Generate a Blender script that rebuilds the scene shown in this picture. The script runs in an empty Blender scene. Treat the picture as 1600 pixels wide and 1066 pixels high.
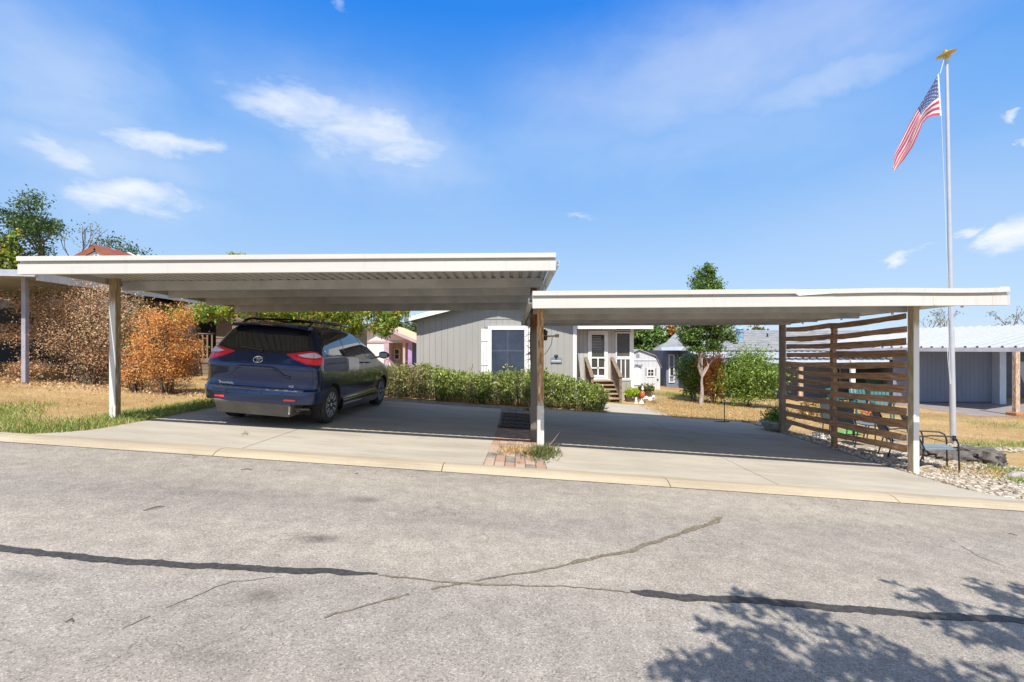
import bpy, bmesh, math, random
import numpy as np
from mathutils import Vector, Matrix
rnd = random.Random(7)
npr = np.random.RandomState(7)
C = bpy.context.scene.collection
PI = math.pi
# ------------------------------------------------------------------ camera
CAMH, FPX, HX, HY = 1.65, 780.0, 800.0, 545.0
cam_d = bpy.data.cameras.new('camera'); cam = bpy.data.objects.new('camera', cam_d); C.objects.link(cam)
cam.location = (0, 0, CAMH); cam.rotation_euler = (math.radians(90), 0, 0)
cam_d.sensor_width = 36; cam_d.lens = FPX/1600*36; cam_d.shift_y = 12/1600
cam_d.clip_start = 0.05; cam_d.clip_end = 3000
bpy.context.scene.camera = cam
# ------------------------------------------------------------------ light
SUN_T, SUN_X = 1.45, 0.10            # metres dropped per metre travelled away from the camera, drift to the right
sd = Vector((SUN_X, 1/SUN_T*1.0, -1)).normalized()
sun_d = bpy.data.lights.new('sun', 'SUN'); sun = bpy.data.objects.new('sun', sun_d); C.objects.link(sun)
sun.rotation_euler = sd.to_track_quat('-Z', 'Y').to_euler(); sun_d.energy = 5.0; sun_d.angle = math.radians(0.53)
sun_d.color = (1.0, 0.955, 0.88); sun.location = (0, -20, 30)
sun_el = math.asin(-sd.z); sun_az = math.atan2(-sd.x, -sd.y)     # azimuth from +Y towards +X
sc = bpy.context.scene
sc.view_settings.view_transform = 'Standard'; sc.view_settings.look = 'None'
sc.view_settings.exposure = 0.34; sc.view_settings.gamma = 1; sc.view_settings.use_curve_mapping = False

class NT:
    def __init__(s, nt): s.nt = nt; s.n = nt.nodes; s.l = nt.links
    def add(s, typ, **kw):
        nd = s.n.new(typ)
        for k, v in kw.items():
            if k.startswith('i_'):
                key = k[2:]; key = int(key) if key.isdigit() else key
                s.set(nd.inputs[key], v)
            else: setattr(nd, k, v)
        return nd
    def set(s, sock, v):
        if hasattr(v, 'is_linked') or hasattr(v, 'links'): s.l.new(v, sock)
        elif hasattr(v, 'outputs'): s.l.new(v.outputs[0], sock)
        else: sock.default_value = v
    def math(s, op, a, b=None, c=None, clamp=False):
        nd = s.n.new('ShaderNodeMath'); nd.operation = op; nd.use_clamp = clamp
        for i, v in enumerate((a, b, c)):
            if v is not None: s.set(nd.inputs[i], v)
        return nd.outputs[0]
    def ramp(s, fac, stops):
        nd = s.n.new('ShaderNodeValToRGB'); s.set(nd.inputs[0], fac); e = nd.color_ramp.elements
        while len(e) < len(stops): e.new(0.5)
        for i, (p, c) in enumerate(stops):
            e[i].position = p; e[i].color = (c[0], c[1], c[2], 1) if not isinstance(c, (int, float)) else (c, c, c, 1)
        return nd.outputs[0]
    def mix(s, fac, a, b, mode='MIX'):
        nd = s.n.new('ShaderNodeMix'); nd.data_type = 'RGBA'; nd.blend_type = mode
        s.set(nd.inputs[0], fac)
        for sock, v in ((nd.inputs[6], a), (nd.inputs[7], b)):
            if isinstance(v, (tuple, list)): v = (v[0], v[1], v[2], 1)
            s.set(sock, v)
        return nd.outputs[2]
    def noise(s, vec, scale, detail=3, rough=0.55, dist=0.0):
        nd = s.n.new('ShaderNodeTexNoise'); s.l.new(vec, nd.inputs['Vector'])
        nd.inputs['Scale'].default_value = scale; nd.inputs['Detail'].default_value = detail
        nd.inputs['Roughness'].default_value = rough; nd.inputs['Distortion'].default_value = dist
        return nd.outputs[0]
    def scalev(s, vec, sc3):
        nd = s.n.new('ShaderNodeVectorMath'); nd.operation = 'MULTIPLY'; s.l.new(vec, nd.inputs[0]); nd.inputs[1].default_value = sc3
        return nd.outputs[0]

w = bpy.data.worlds.new('World'); sc.world = w; w.use_nodes = True
N = NT(w.node_tree); N.n.clear()
sky = N.add('ShaderNodeTexSky', sky_type='NISHITA', sun_disc=False, sun_elevation=sun_el, sun_rotation=sun_az, air_density=1.0, dust_density=0.25, ozone_density=3.0, altitude=200)
tc = N.add('ShaderNodeTexCoord'); dirv = tc.outputs['Generated']
sep = N.add('ShaderNodeSeparateXYZ'); N.l.new(dirv, sep.inputs[0])
az0_ = N.math('ARCTAN2', sep.outputs[0], sep.outputs[1]); el0_ = N.math('ARCSINE', sep.outputs[2]); el = el0_
wa = N.noise(N.scalev(dirv, (1, 1, 2.2)), 7.0, 5, 0.6, 0.3); wb = N.noise(N.scalev(dirv, (1.3, 1, 2.0)), 6.0, 5, 0.6, 0.2)
az = N.math('ADD', az0_, N.math('MULTIPLY', N.math('SUBTRACT', wa, 0.5), 0.20)); elw = N.math('ADD', el0_, N.math('MULTIPLY', N.math('SUBTRACT', wb, 0.5), 0.10))
grad = N.ramp(N.math('MULTIPLY', el, 1/(PI/2), clamp=True), [(0.0, (.60,.78,1.0)), (.10, (.43,.66,1.0)), (.24, (.15,.45,1.0)), (.38, (.012,.26,.96)), (.60, (.10,.27,.72)), (1.0, (.20,.33,.60))])
gradv = N.n.new('ShaderNodeVectorMath'); gradv.operation = 'SCALE'; N.l.new(grad, gradv.inputs[0]); gradv.inputs[3].default_value = 5.9
sky_w = N.mix(0.14, gradv.outputs[0], sky.outputs[0])
def pxang(px, py):
    x, z = (px-HX)/FPX, (HY-py)/FPX
    return math.atan2(x, 1), math.atan2(z, math.hypot(x, 1))
nz = N.noise(N.scalev(dirv, (1, 1, 2.6)), 3.2, 6, 0.55, 0.4)
nzf = N.noise(N.scalev(dirv, (1, 1, 3.4)), 9.0, 6, 0.58, 0.6)
tot = None
blobs = [(465,172,115,40,1.15,-.10),(575,212,150,40,1.05,-.12),(650,228,80,22,.5,-.1),(345,155,45,8,.35,-.3),(248,222,85,24,.95,.0),(90,236,125,28,.7,0),(20,205,60,20,.3,0),
         (190,306,90,34,1.2,0),(135,300,45,26,.8,0),(268,318,48,18,.6,-.3),(535,8,32,10,.6,-.4),
         (1590,362,50,26,1.2,0),(1408,396,22,11,1.1,0),(1495,366,32,8,.8,.1),(1590,186,20,6,.9,0),(1590,220,18,9,.8,0),(900,340,26,4,.6,0)]
soft = [(580,215,210,62,.42,-.12),(140,240,210,40,.36,0),(195,306,130,38,.30,0),(1130,100,330,70,.42,.12),(1270,130,190,26,.34,.1),(1000,220,360,60,.24,0),(90,110,190,90,.42,-.25),(330,235,330,60,.18,0),(1450,300,300,120,.10,0)]
def blob(px, py, sx, sy, st, rot):
    a0, e0 = pxang(px, py); cc = math.cos(a0); k = 1/FPX*cc
    sa, se = sx*k*cc, sy*k
    da = N.math('SUBTRACT', az, a0); de = N.math('SUBTRACT', elw, e0)
    u = N.math('ADD', N.math('MULTIPLY', da, math.cos(rot)), N.math('MULTIPLY', de, math.sin(rot)))
    v = N.math('SUBTRACT', N.math('MULTIPLY', de, math.cos(rot)), N.math('MULTIPLY', da, math.sin(rot)))
    q = N.math('ADD', N.math('POWER', N.math('ABSOLUTE', N.math('DIVIDE', u, sa)), 2.0), N.math('POWER', N.math('ABSOLUTE', N.math('DIVIDE', v, se)), 2.0))
    return N.math('MULTIPLY', N.math('POWER', 2.718, N.math('MULTIPLY', q, -0.9)), st)
for b in blobs:
    r_ = blob(*b); tot = r_ if tot is None else N.math('MAXIMUM', tot, r_)
hard = N.math('SUBTRACT', N.math('ADD', tot, N.math('MULTIPLY', N.math('ADD', N.math('SUBTRACT', nzf, 0.5), N.math('SUBTRACT', nz, 0.5)), 1.15)), 0.20)
hard = N.math('SMOOTH_MIN', N.math('MULTIPLY', N.math('MULTIPLY', hard, .88, clamp=True), N.math('MULTIPLY', tot, 1.7, clamp=True), clamp=True), 0.93, 0.2)
tot2 = None
for b in soft:
    r_ = blob(*b); tot2 = r_ if tot2 is None else N.math('MAXIMUM', tot2, r_)
softm = N.math('MULTIPLY', tot2, N.math('MULTIPLY', N.math('ADD', nz, 0.15), 1.3), clamp=True)
far = N.math('MULTIPLY', N.math('SUBTRACT', nz, 0.36, clamp=True), 2.8, clamp=True)           # wisps added out of frame, behind and overhead, to whiten the sky light
behind = N.math('MAXIMUM', N.math('MULTIPLY', N.math('SUBTRACT', 0.15, sep.outputs[1]), 2.0, clamp=True), N.math('MULTIPLY', N.math('SUBTRACT', el0_, 0.66), 2.5, clamp=True))
m = N.math('MAXIMUM', hard, N.math('MAXIMUM', softm, N.math('MULTIPLY', far, behind)))
cl = N.mix(m, sky_w, (5.9, 6.1, 6.35))
bg = N.add('ShaderNodeBackground', i_Strength=0.13); N.l.new(cl, bg.inputs[0])
out = N.add('ShaderNodeOutputWorld'); N.l.new(bg.outputs[0], out.inputs[0])

# ------------------------------------------------------------------ terrain function
def G(x, y):
    a = 9 + 4.3*(1-math.exp(-(x-9)/4.3)) if x > 9 else (-14 - 6*(1-math.exp((x+14)/6)) if x < -14 else x)
    z = -0.068*a
    if y > 20:
        k = min(max((4-x)/6, 0), 1); k = k*k*(3-2*k)
        z -= 0.03*min(y-20, 40)*k
    return z
def GP(px, py):                      # where a line of sight meets the ground
    lo, hi = 0.5, 200.0
    for _ in range(50):
        m_ = (lo+hi)/2; X = (px-HX)/FPX*m_; Z = CAMH+(HY-py)/FPX*m_
        if Z > G(X, m_): lo = m_
        else: hi = m_
    return (px-HX)/FPX*lo, lo
def P(px, py, Y): return ((px-HX)/FPX*Y, Y, CAMH+(HY-py)/FPX*Y)
def PX(px, Y): return (px-HX)/FPX*Y
def PZ(py, Y): return CAMH+(HY-py)/FPX*Y

# ------------------------------------------------------------------ mesh helpers
class MB:
    def __init__(s): s.v = []; s.f = []; s.m = []
    def face(s, pts, m=0):
        n = len(s.v); s.v += [tuple(p) for p in pts]; s.f.append(tuple(range(n, n+len(pts)))); s.m.append(m); return s
    def hexa(s, p, m=0):             # p: 4 bottom, 4 top (counter-clockwise from above)
        n = len(s.v); s.v += [tuple(q) for q in p]
        for f in ((3,2,1,0),(4,5,6,7),(0,1,5,4),(1,2,6,5),(2,3,7,6),(3,0,4,7)):
            s.f.append(tuple(n+i for i in f)); s.m.append(m)
        return s
    def box(s, x0, x1, y0, y1, z0, z1, m=0):
        return s.hexa([(x0,y0,z0),(x1,y0,z0),(x1,y1,z0),(x0,y1,z0),(x0,y0,z1),(x1,y0,z1),(x1,y1,z1),(x0,y1,z1)], m)
    def beam(s, a, b, wd, h, up=(0,0,1), m=0):  # box between points a and b, width wd, height h centred
        a = Vector(a); b = Vector(b); d = (b-a).normalized(); up = Vector(up)
        sd_ = d.cross(up)
        if sd_.length < 1e-4: sd_ = d.cross(Vector((0,1,0)))
        sd_.normalize(); u = sd_.cross(d).normalized(); sx = sd_*wd/2; uz = u*h/2
        return s.hexa([a-sx-uz, a+sx-uz, b+sx-uz, b-sx-uz, a-sx+uz, a+sx+uz, b+sx+uz, b-sx+uz], m)
    def tube(s, pts, r, n=8, m=0, cap=True):
        pts = [Vector(p) for p in pts]; k = len(pts)
        rr = r if isinstance(r, (list, tuple)) else [r]*k
        base = len(s.v); prev = None
        for i, p in enumerate(pts):
            d = (pts[min(i+1,k-1)]-pts[max(i-1,0)]).normalized()
            if prev is None:
                a = d.cross(Vector((0,0,1)));
                if a.length < 1e-3: a = d.cross(Vector((1,0,0)))
            else: a = prev - d*prev.dot(d)
            a.normalize(); prev = a; b = d.cross(a)
            for j in range(n):
                t = 2*PI*j/n; s.v.append(tuple(p+(a*math.cos(t)+b*math.sin(t))*rr[i]))
        for i in range(k-1):
            for j in range(n):
                j2 = (j+1) % n; q = base+i*n
                s.f.append((q+j, q+j2, q+n+j2, q+n+j)); s.m.append(m)
        if cap:
            s.f.append(tuple(base+j for j in range(n))[::-1]); s.m.append(m)
            s.f.append(tuple(base+(k-1)*n+j for j in range(n))); s.m.append(m)
        return s
    def lathe(s, prof, n=16, o=(0,0,0), m=0, ax='z'):
        base = len(s.v); k = len(prof)
        for (r, h) in prof:
            for j in range(n):
                t = 2*PI*j/n; c_, s_ = r*math.cos(t), r*math.sin(t)
                s.v.append((o[0]+c_, o[1]+s_, o[2]+h) if ax == 'z' else (o[0]+h, o[1]+c_, o[2]+s_))
        for i in range(k-1):
            for j in range(n):
                j2 = (j+1) % n; q = base+i*n
                s.f.append((q+j, q+j2, q+n+j2, q+n+j)); s.m.append(m)
        s.f.append(tuple(base+j for j in range(n))[::-1]); s.m.append(m)
        s.f.append(tuple(base+(k-1)*n+j for j in range(n))); s.m.append(m)
        return s
    def extrude(s, poly, d, m=0):    # poly: 3D points, d: vector
        n = len(poly); b = len(s.v); d = Vector(d)
        s.v += [tuple(p) for p in poly] + [tuple(Vector(p)+d) for p in poly]
        s.f.append(tuple(range(b, b+n))[::-1]); s.m.append(m)
        s.f.append(tuple(range(b+n, b+2*n))); s.m.append(m)
        for i in range(n):
            j = (i+1) % n; s.f.append((b+i, b+j, b+n+j, b+n+i)); s.m.append(m)
        return s
    def grid(s, rows, m=0, close=False):
        b = len(s.v); nr = len(rows); nc = len(rows[0])
        for r_ in rows: s.v += [tuple(p) for p in r_]
        for i in range(nr-1):
            for j in range(nc if close else nc-1):
                j2 = (j+1) % nc
                s.f.append((b+i*nc+j, b+i*nc+j2, b+(i+1)*nc+j2, b+(i+1)*nc+j)); s.m.append(m)
        return s
def wpos(o):
    p = Vector((0,0,0))
    while o is not None: p += Vector(o.location); o = o.parent
    return p
def obj(name, mb, mats, parent=None, smooth=False, bevel=0.0, local=False, loc=None, fix=False, autos=None):
    me = bpy.data.meshes.new(name)
    off = Vector((0,0,0)) if local else (wpos(parent) if parent else Vector((0,0,0)))
    if loc is not None and parent is None: off = Vector(loc)
    vs = [(v[0]-off.x, v[1]-off.y, v[2]-off.z) for v in mb.v] if off.length else mb.v
    me.from_pydata(vs, [], mb.f)
    if not isinstance(mats, (list, tuple)): mats = [mats]
    for m_ in mats: me.materials.append(m_)
    if len(mats) > 1: me.polygons.foreach_set('material_index', mb.m)
    if bevel or fix:
        bm = bmesh.new(); bm.from_mesh(me)
        if fix: bmesh.ops.remove_doubles(bm, verts=bm.verts, dist=0.0004)
        bmesh.ops.recalc_face_normals(bm, faces=bm.faces)
        if bevel:
            es = [e for e in bm.edges if len(e.link_faces) == 2 and e.calc_face_angle(0) > 0.5]
            bmesh.ops.bevel(bm, geom=es, offset=bevel, segments=1, affect='EDGES', profile=0.6)
        bm.to_mesh(me); bm.free()
    if smooth or autos:
        me.polygons.foreach_set('use_smooth', [True]*len(me.polygons))
        if autos:
            me.set_sharp_from_angle(angle=math.radians(autos))
    me.update()
    o = bpy.data.objects.new(name, me); C.objects.link(o)
    if parent: o.parent = parent
    if loc is not None and parent is None: o.location = loc
    return o
def tag(o, label=None, cat=None, group=None, kind=None):
    if label: o['label'] = label
    if cat: o['category'] = cat
    if group: o['group'] = group
    if kind: o['kind'] = kind
    return o
def thing(name, label, cat, loc, rz=0, group=None):
    o = bpy.data.objects.new(name, None); C.objects.link(o); o.location = loc; o.rotation_euler = (0,0,rz)
    o.empty_display_size = 0.2
    return tag(o, label, cat, group)
def copy_tree(o, loc=None, rz=None, label=None, parent=None):
    c = o.copy(); C.objects.link(c); c.parent = parent
    if loc is not None: c.location = loc
    if rz is not None: c.rotation_euler = (o.rotation_euler[0], o.rotation_euler[1], rz)
    if label: c['label'] = label
    for ch in [q for q in bpy.data.objects if q.parent == o]: copy_tree(ch, parent=c)
    return c
def struct(o): o['kind'] = 'structure'; return o

# ------------------------------------------------------------------ materials
def mat(name, col, rough=0.7, metal=0.0, var=0.12, vscale=3.0, bump=0.0, bscale=40.0, col2=None, coat=0.0, spec=None, stretch=(1,1,1), trans=0, em=None, detail=5):
    m_ = bpy.data.materials.new(name); m_.use_nodes = True; n = NT(m_.node_tree)
    b = n.n['Principled BSDF']; b.inputs['Roughness'].default_value = rough; b.inputs['Metallic'].default_value = metal
    g = n.add('ShaderNodeNewGeometry'); pos = n.scalev(g.outputs['Position'], stretch)
    nz_ = n.noise(pos, vscale, detail, 0.6)
    c2 = col2 or tuple(min(1, c*(1-var*1.6)) for c in col); c1 = col if col2 else tuple(min(1, c*(1+var)) for c in col)
    n.l.new(n.ramp(nz_, [(0.32, c2), (0.68, c1)]), b.inputs['Base Color'])
    if coat: b.inputs['Coat Weight'].default_value = coat; b.inputs['Coat Roughness'].default_value = 0.03
    if spec is not None: b.inputs['Specular IOR Level'].default_value = spec
    if bump:
        bp = n.add('ShaderNodeBump', i_Strength=min(1, bump), i_Distance=0.01*max(1, bump)); n.l.new(n.noise(pos, bscale, 4, 0.6), bp.inputs['Height'])
        n.l.new(bp.outputs[0], b.inputs['Normal'])
    return m_
def leafmat(name, cols, rough=0.55, trans=0.25, light=0.0):
    m_ = bpy.data.materials.new(name); m_.use_nodes = True; n = NT(m_.node_tree); b = n.n['Principled BSDF']
    g = n.add('ShaderNodeNewGeometry'); pos = g.outputs['Position']
    f = n.math('ADD', n.math('MULTIPLY', g.outputs['Random Per Island'], 0.62), n.math('MULTIPLY', n.noise(pos, 1.6, 3), 0.55))
    f = n.math('SUBTRACT', f, 0.08, clamp=True)
    st = [(0.15+0.7*i/(len(cols)-1), c) for i, c in enumerate(cols)]
    col = n.ramp(f, st); n.l.new(col, b.inputs['Base Color']); b.inputs['Roughness'].default_value = rough
    b.inputs['Specular IOR Level'].default_value = 0.35
    tr = n.add('ShaderNodeBsdfTranslucent'); n.l.new(n.mix(1.0, col, (1.0, 1.0, 0.6), 'MULTIPLY'), tr.inputs[0])
    mx = n.add('ShaderNodeMixShader', i_0=trans); n.l.new(b.outputs[0], mx.inputs[1]); n.l.new(tr.outputs[0], mx.inputs[2])
    n.l.new(mx.outputs[0], n.n['Material Output'].inputs[0])
    return m_

# foliage: leaf quads around centres
def leafmesh(name, cen, nrm_out, size, mats, parent=None, aspect=0.5, up=0.0, jitter=0.35, shift=None, sizes=None, kind=None):
    cen = np.asarray(cen, float); n = len(cen)
    off = np.array(wpos(parent)) if parent else np.zeros(3)
    d = npr.normal(size=(n,3)); d /= np.linalg.norm(d, axis=1)[:,None]
    d = d + np.array([0,0,up]); d /= np.linalg.norm(d, axis=1)[:,None]
    q = npr.normal(size=(n,3)); 
    if nrm_out is not None: q = q*0.8 + np.asarray(nrm_out)*0.9
    s_ = np.cross(d, q); s_ /= (np.linalg.norm(s_, axis=1)[:,None]+1e-9)
    L = size*(1+jitter*npr.uniform(-1,1,size=(n,1)))
    nn = np.cross(s_, d)
    a = cen; b_ = cen+d*L*0.5+s_*L*aspect*0.5+nn*L*0.06; c_ = cen+d*L; e = cen+d*L*0.5-s_*L*aspect*0.5+nn*L*0.06
    V = np.stack([a, b_, c_, e], 1).reshape(-1,3)-off
    me = bpy.data.meshes.new(name); me.vertices.add(4*n); me.vertices.foreach_set('co', V.ravel())
    me.loops.add(4*n); me.loops.foreach_set('vertex_index', np.arange(4*n, dtype=np.int32))
    me.polygons.add(n); me.polygons.foreach_set('loop_start', np.arange(0, 4*n, 4, dtype=np.int32))
    me.polygons.foreach_set('loop_total', np.full(n, 4, dtype=np.int32))
    if not isinstance(mats, (list, tuple)): mats = [mats]
    for m_ in mats: me.materials.append(m_)
    if len(mats) > 1: me.polygons.foreach_set('material_index', npr.randint(0, len(mats), n).astype(np.int32))
    me.update(calc_edges=True); me.validate()
    o = bpy.data.objects.new(name, me); C.objects.link(o)
    if parent: o.parent = parent
    if kind: o['kind'] = kind
    return o
def blobpts(n, c, r, shell=0.55, clumps=None, cs=0.25, flat=None):
    """points in an ellipsoid, gathered into clumps"""
    c = np.array(c, float); r = np.array(r, float)
    k = clumps or max(6, n//120)
    d = npr.normal(size=(k,3)); d /= np.linalg.norm(d, axis=1)[:,None]
    rad = (shell+(1-shell)*npr.uniform(size=(k,1)))*npr.uniform(0.82, 1.08, size=(k,1))
    cc = d*rad
    idx = npr.randint(0, k, n)
    p = cc[idx] + npr.normal(size=(n,3))*cs*npr.uniform(0.5,1.2,size=(k,1))[idx]
    return c+p*r, cc[idx]
# ================================================================== setting
def asphalt():
    m_ = bpy.data.materials.new('asphalt'); m_.use_nodes = True; n = NT(m_.node_tree); b = n.n['Principled BSDF']
    g = n.add('ShaderNodeNewGeometry'); pos = g.outputs['Position']
    vo = n.add('ShaderNodeTexVoronoi', i_Scale=115.0); n.l.new(pos, vo.inputs['Vector'])
    vs = n.add('ShaderNodeSeparateColor'); n.l.new(vo.outputs['Color'], vs.inputs[0])
    agg = n.ramp(vs.outputs[0], [(0.0, (.12,.105,.086)), (0.25, (.30,.267,.224)), (0.8, (.375,.337,.286)), (1.0, (.58,.53,.45))])
    v2 = n.add('ShaderNodeTexVoronoi', i_Scale=210.0); n.l.new(pos, v2.inputs['Vector'])
    v2s = n.add('ShaderNodeSeparateColor'); n.l.new(v2.outputs['Color'], v2s.inputs[0])
    agg = n.mix(n.math('MULTIPLY', v2s.outputs[1], 0.72), agg, (.335,.30,.253))
    big = n.ramp(n.noise(n.scalev(pos, (.35,1,1)), 0.9, 5, .62), [(0.3, (.80,.79,.79)), (0.55, (.96,.955,.95)), (0.75, (1.08,1.07,1.04))])
    col = n.mix(1.0, agg, big, 'MULTIPLY')
    mid = n.ramp(n.noise(pos, 5.5, 4, .6), [(0.35, .86), (0.65, 1.07)]); col = n.mix(1.0, col, mid, 'MULTIPLY')
    pz = n.ramp(n.noise(n.scalev(pos, (.8,1.6,1)), 2.3, 5, .7), [(0.60, 0.0), (0.74, 1.0)])
    col = n.mix(n.math('MULTIPLY', pz, .28), col, (.25,.20,.155))
    sp = n.add('ShaderNodeSeparateXYZ'); n.l.new(pos, sp.inputs[0])
    # oil spots and scuffs (x, y, rx, ry, strength)
    for (px, py, rx, ry, st) in ((500,842,.17,.10,.75),(571,781,.16,.10,.55),(410,930,.16,.10,.5),(440,720+15,.1,.03,.4),(300,1010,.3,.16,.15),(60,900,.2,.1,.2),(1390,890,.3,.1,.12)):
        X, Y = GP(px, py)
        dx = n.math('DIVIDE', n.math('SUBTRACT', sp.outputs[0], X), rx); dy = n.math('DIVIDE', n.math('SUBTRACT', sp.outputs[1], Y), ry)
        q = n.math('ADD', n.math('MULTIPLY', dx, dx), n.math('MULTIPLY', dy, dy))
        q = n.math('MULTIPLY', n.math('POWER', 2.718, n.math('MULTIPLY', q, -1.1)), n.math('MULTIPLY', n.noise(pos, 16, 4, .7), 2*st), clamp=True)
        col = n.mix(q, col, (.065,.055,.045))
    yy = n.math('ADD', sp.outputs[1], n.math('MULTIPLY', n.noise(n.scalev(pos, (.3,.3,1)), 1.0, 3, .5), .8))
    trk = n.math('MULTIPLY', n.math('ADD', n.math('SINE', n.math('MULTIPLY', yy, 3.3)), 1.0), .5)
    col = n.mix(1.0, col, n.ramp(trk, [(0.0, (.93,.93,.94)), (1.0, (1.05,1.04,1.02))]), 'MULTIPLY')
    crk = n.add('ShaderNodeTexVoronoi', i_Scale=.55); crk.feature = 'DISTANCE_TO_EDGE'; wv = n.add('ShaderNodeVectorMath', operation='ADD'); n.l.new(pos, wv.inputs[0]); nn_ = n.add('ShaderNodeTexNoise', i_Scale=2.5, i_Detail=4.0); n.l.new(pos, nn_.inputs['Vector']); n.l.new(nn_.outputs['Color'], wv.inputs[1]); n.l.new(wv.outputs[0], crk.inputs['Vector'])
    ck = n.math('MULTIPLY', n.math('LESS_THAN', crk.outputs['Distance'], .0035), n.math('GREATER_THAN', n.noise(pos, .8, 3, .6), .52))
    col = n.mix(n.math('MULTIPLY', ck, .45), col, (.10,.085,.065))
    n.l.new(col, b.inputs['Base Color']); b.inputs['Roughness'].default_value = 0.88; b.inputs['Specular IOR Level'].default_value = 0.3
    bp = n.add('ShaderNodeBump', i_Strength=0.4, i_Distance=0.004); n.l.new(vo.outputs['Distance'], bp.inputs['Height']); n.l.new(bp.outputs[0], b.inputs['Normal'])
    return m_
M = {}
M['asphalt'] = asphalt()
def concrete(name, c, c2, grain=1.0, stain=(.20,.175,.14), sst=.6):
    m_ = bpy.data.materials.new(name); m_.use_nodes = True; n = NT(m_.node_tree); b = n.n['Principled BSDF']
    g = n.add('ShaderNodeNewGeometry'); pos = g.outputs['Position']
    col = n.ramp(n.noise(n.scalev(pos, (.45,1.6,1)), 1.5, 6, .62), [(0.3, c2), (0.62, c)])
    fine = n.ramp(n.noise(pos, 160, 3, .7), [(0.3, 1-.2*grain), (0.7, 1+.1*grain)]); col = n.mix(1.0, col, fine, 'MULTIPLY')
    br = n.ramp(n.noise(n.scalev(pos, (.5,14,1)), 2.2, 3, .5), [(0.35, .93), (0.65, 1.04)]); col = n.mix(1.0, col, br, 'MULTIPLY')
    s1 = n.ramp(n.noise(n.scalev(pos, (.6,1.3,1)), 1.9, 6, .7, .5), [(0.58, 0.0), (0.78, 1.0)])
    col = n.mix(n.math('MULTIPLY', s1, sst), col, stain)
    n.l.new(col, b.inputs['Base Color']); b.inputs['Roughness'].default_value = 0.85; b.inputs['Specular IOR Level'].default_value = 0.3
    bp = n.add('ShaderNodeBump', i_Strength=0.35, i_Distance=0.004); n.l.new(n.noise(pos, 190, 3, .7), bp.inputs['Height']); n.l.new(bp.outputs[0], b.inputs['Normal'])
    return m_
M['slab'] = concrete('broomed_concrete', (.49,.442,.36), (.385,.34,.272))
M['curb'] = concrete('curb_concrete', (.50,.415,.29), (.39,.32,.225), 1.6)
M['joint'] = mat('joint_dirt', (.06,.05,.04), .95)
def lawnmat():
    m_ = bpy.data.materials.new('dry_lawn'); m_.use_nodes = True; n = NT(m_.node_tree); b = n.n['Principled BSDF']
    g = n.add('ShaderNodeNewGeometry'); pos = g.outputs['Position']
    col = n.ramp(n.noise(pos, .55, 6, .65), [(0.28, (.30,.19,.085)), (0.5, (.49,.325,.15)), (0.72, (.57,.42,.22))])
    col = n.mix(n.math('MULTIPLY', n.ramp(n.noise(pos, .23, 4, .6, .5), [(0.53, 0.0), (0.68, 1.0)]), .5), col, (.16,.18,.06))
    fine = n.ramp(n.noise(pos, 22, 5, .75), [(0.3, .68), (0.7, 1.15)]); col = n.mix(1.0, col, fine, 'MULTIPLY')
    n.l.new(col, b.inputs['Base Color']); b.inputs['Roughness'].default_value = 0.95; b.inputs['Specular IOR Level'].default_value = 0.1
    bp = n.add('ShaderNodeBump', i_Strength=0.9, i_Distance=0.03); n.l.new(n.noise(pos, 34, 5, .8), bp.inputs['Height']); n.l.new(bp.outputs[0], b.inputs['Normal'])
    return m_
M['lawn'] = lawnmat()
def axis(breaks):
    o = []
    for a, b, k in breaks: o += list(np.linspace(a, b, k, endpoint=False))
    return o + [breaks[-1][1]]
xs = axis([(-400,-60,10),(-60,-16,12),(-16,16,65),(16,60,14),(60,400,10)])
def sheet(ys, dz, name, m_, xs_=xs):
    mb = MB(); mb.grid([[(x, y, G(x, y)+(dz(x, y) if callable(dz) else dz)) for x in xs_] for y in ys])
    return obj(name, mb, m_)
struct(sheet(axis([(-300,-8,10),(-8,6.95,8),(6.95,30,47),(30,80,20),(80,500,10)]), lambda x, y: -0.07 if (y < 6.96) else -0.012, 'ground', M['lawn']))
struct(sheet(axis([(-7.5,6.47,15)]), 0.0, 'road', M['asphalt'], axis([(-120,-16,14),(-16,16,33),(16,120,14)])))

# kerb: a row of cast segments
kerb = thing('kerb', None, None, (0, 6.45, G(0, 6.45))); struct(kerb)
prof = [(6.445,-.10),(6.445,.004),(6.475,.018),(6.54,.043),(6.62,.055),(6.72,.05),(6.80,.036),(6.87,.027),(6.87,-.10)]
x0 = -3.87-2.96*8
for i in range(20):
    a, b = x0+2.96*i+.005, x0+2.96*(i+1)-.005
    mb = MB(); rows = []
    for k in range(9):
        x = a+(b-a)*k/8; rows.append([(x, y, G(x, y)+h) for y, h in prof])
    mb.grid(rows); mb.face(rows[0]); mb.face(rows[-1][::-1])
    obj('kerb_segment', mb, M['curb'], kerb, fix=True)
mb = MB(); mb.grid([[(x, y, G(x, y)-.012+(.02 if y > 6.5 else 0)) for y in (6.46, 6.6, 6.86)] for x in np.linspace(-25, 30, 30)]); obj('joint_bed', mb, M['joint'], kerb)
# gutter line of dirt at the kerb foot
mb = MB(); n_ = 700; rows = []
for i in range(n_+1):
    x = -26+56*i/n_; wv = .012+.014*rnd.random(); rows.append([(x, 6.448-wv, G(x,6.44)+.004), (x, 6.452, G(x,6.45)+.004)])
mb.grid(rows); struct(obj('gutter_dirt', mb, M['joint']))

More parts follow.
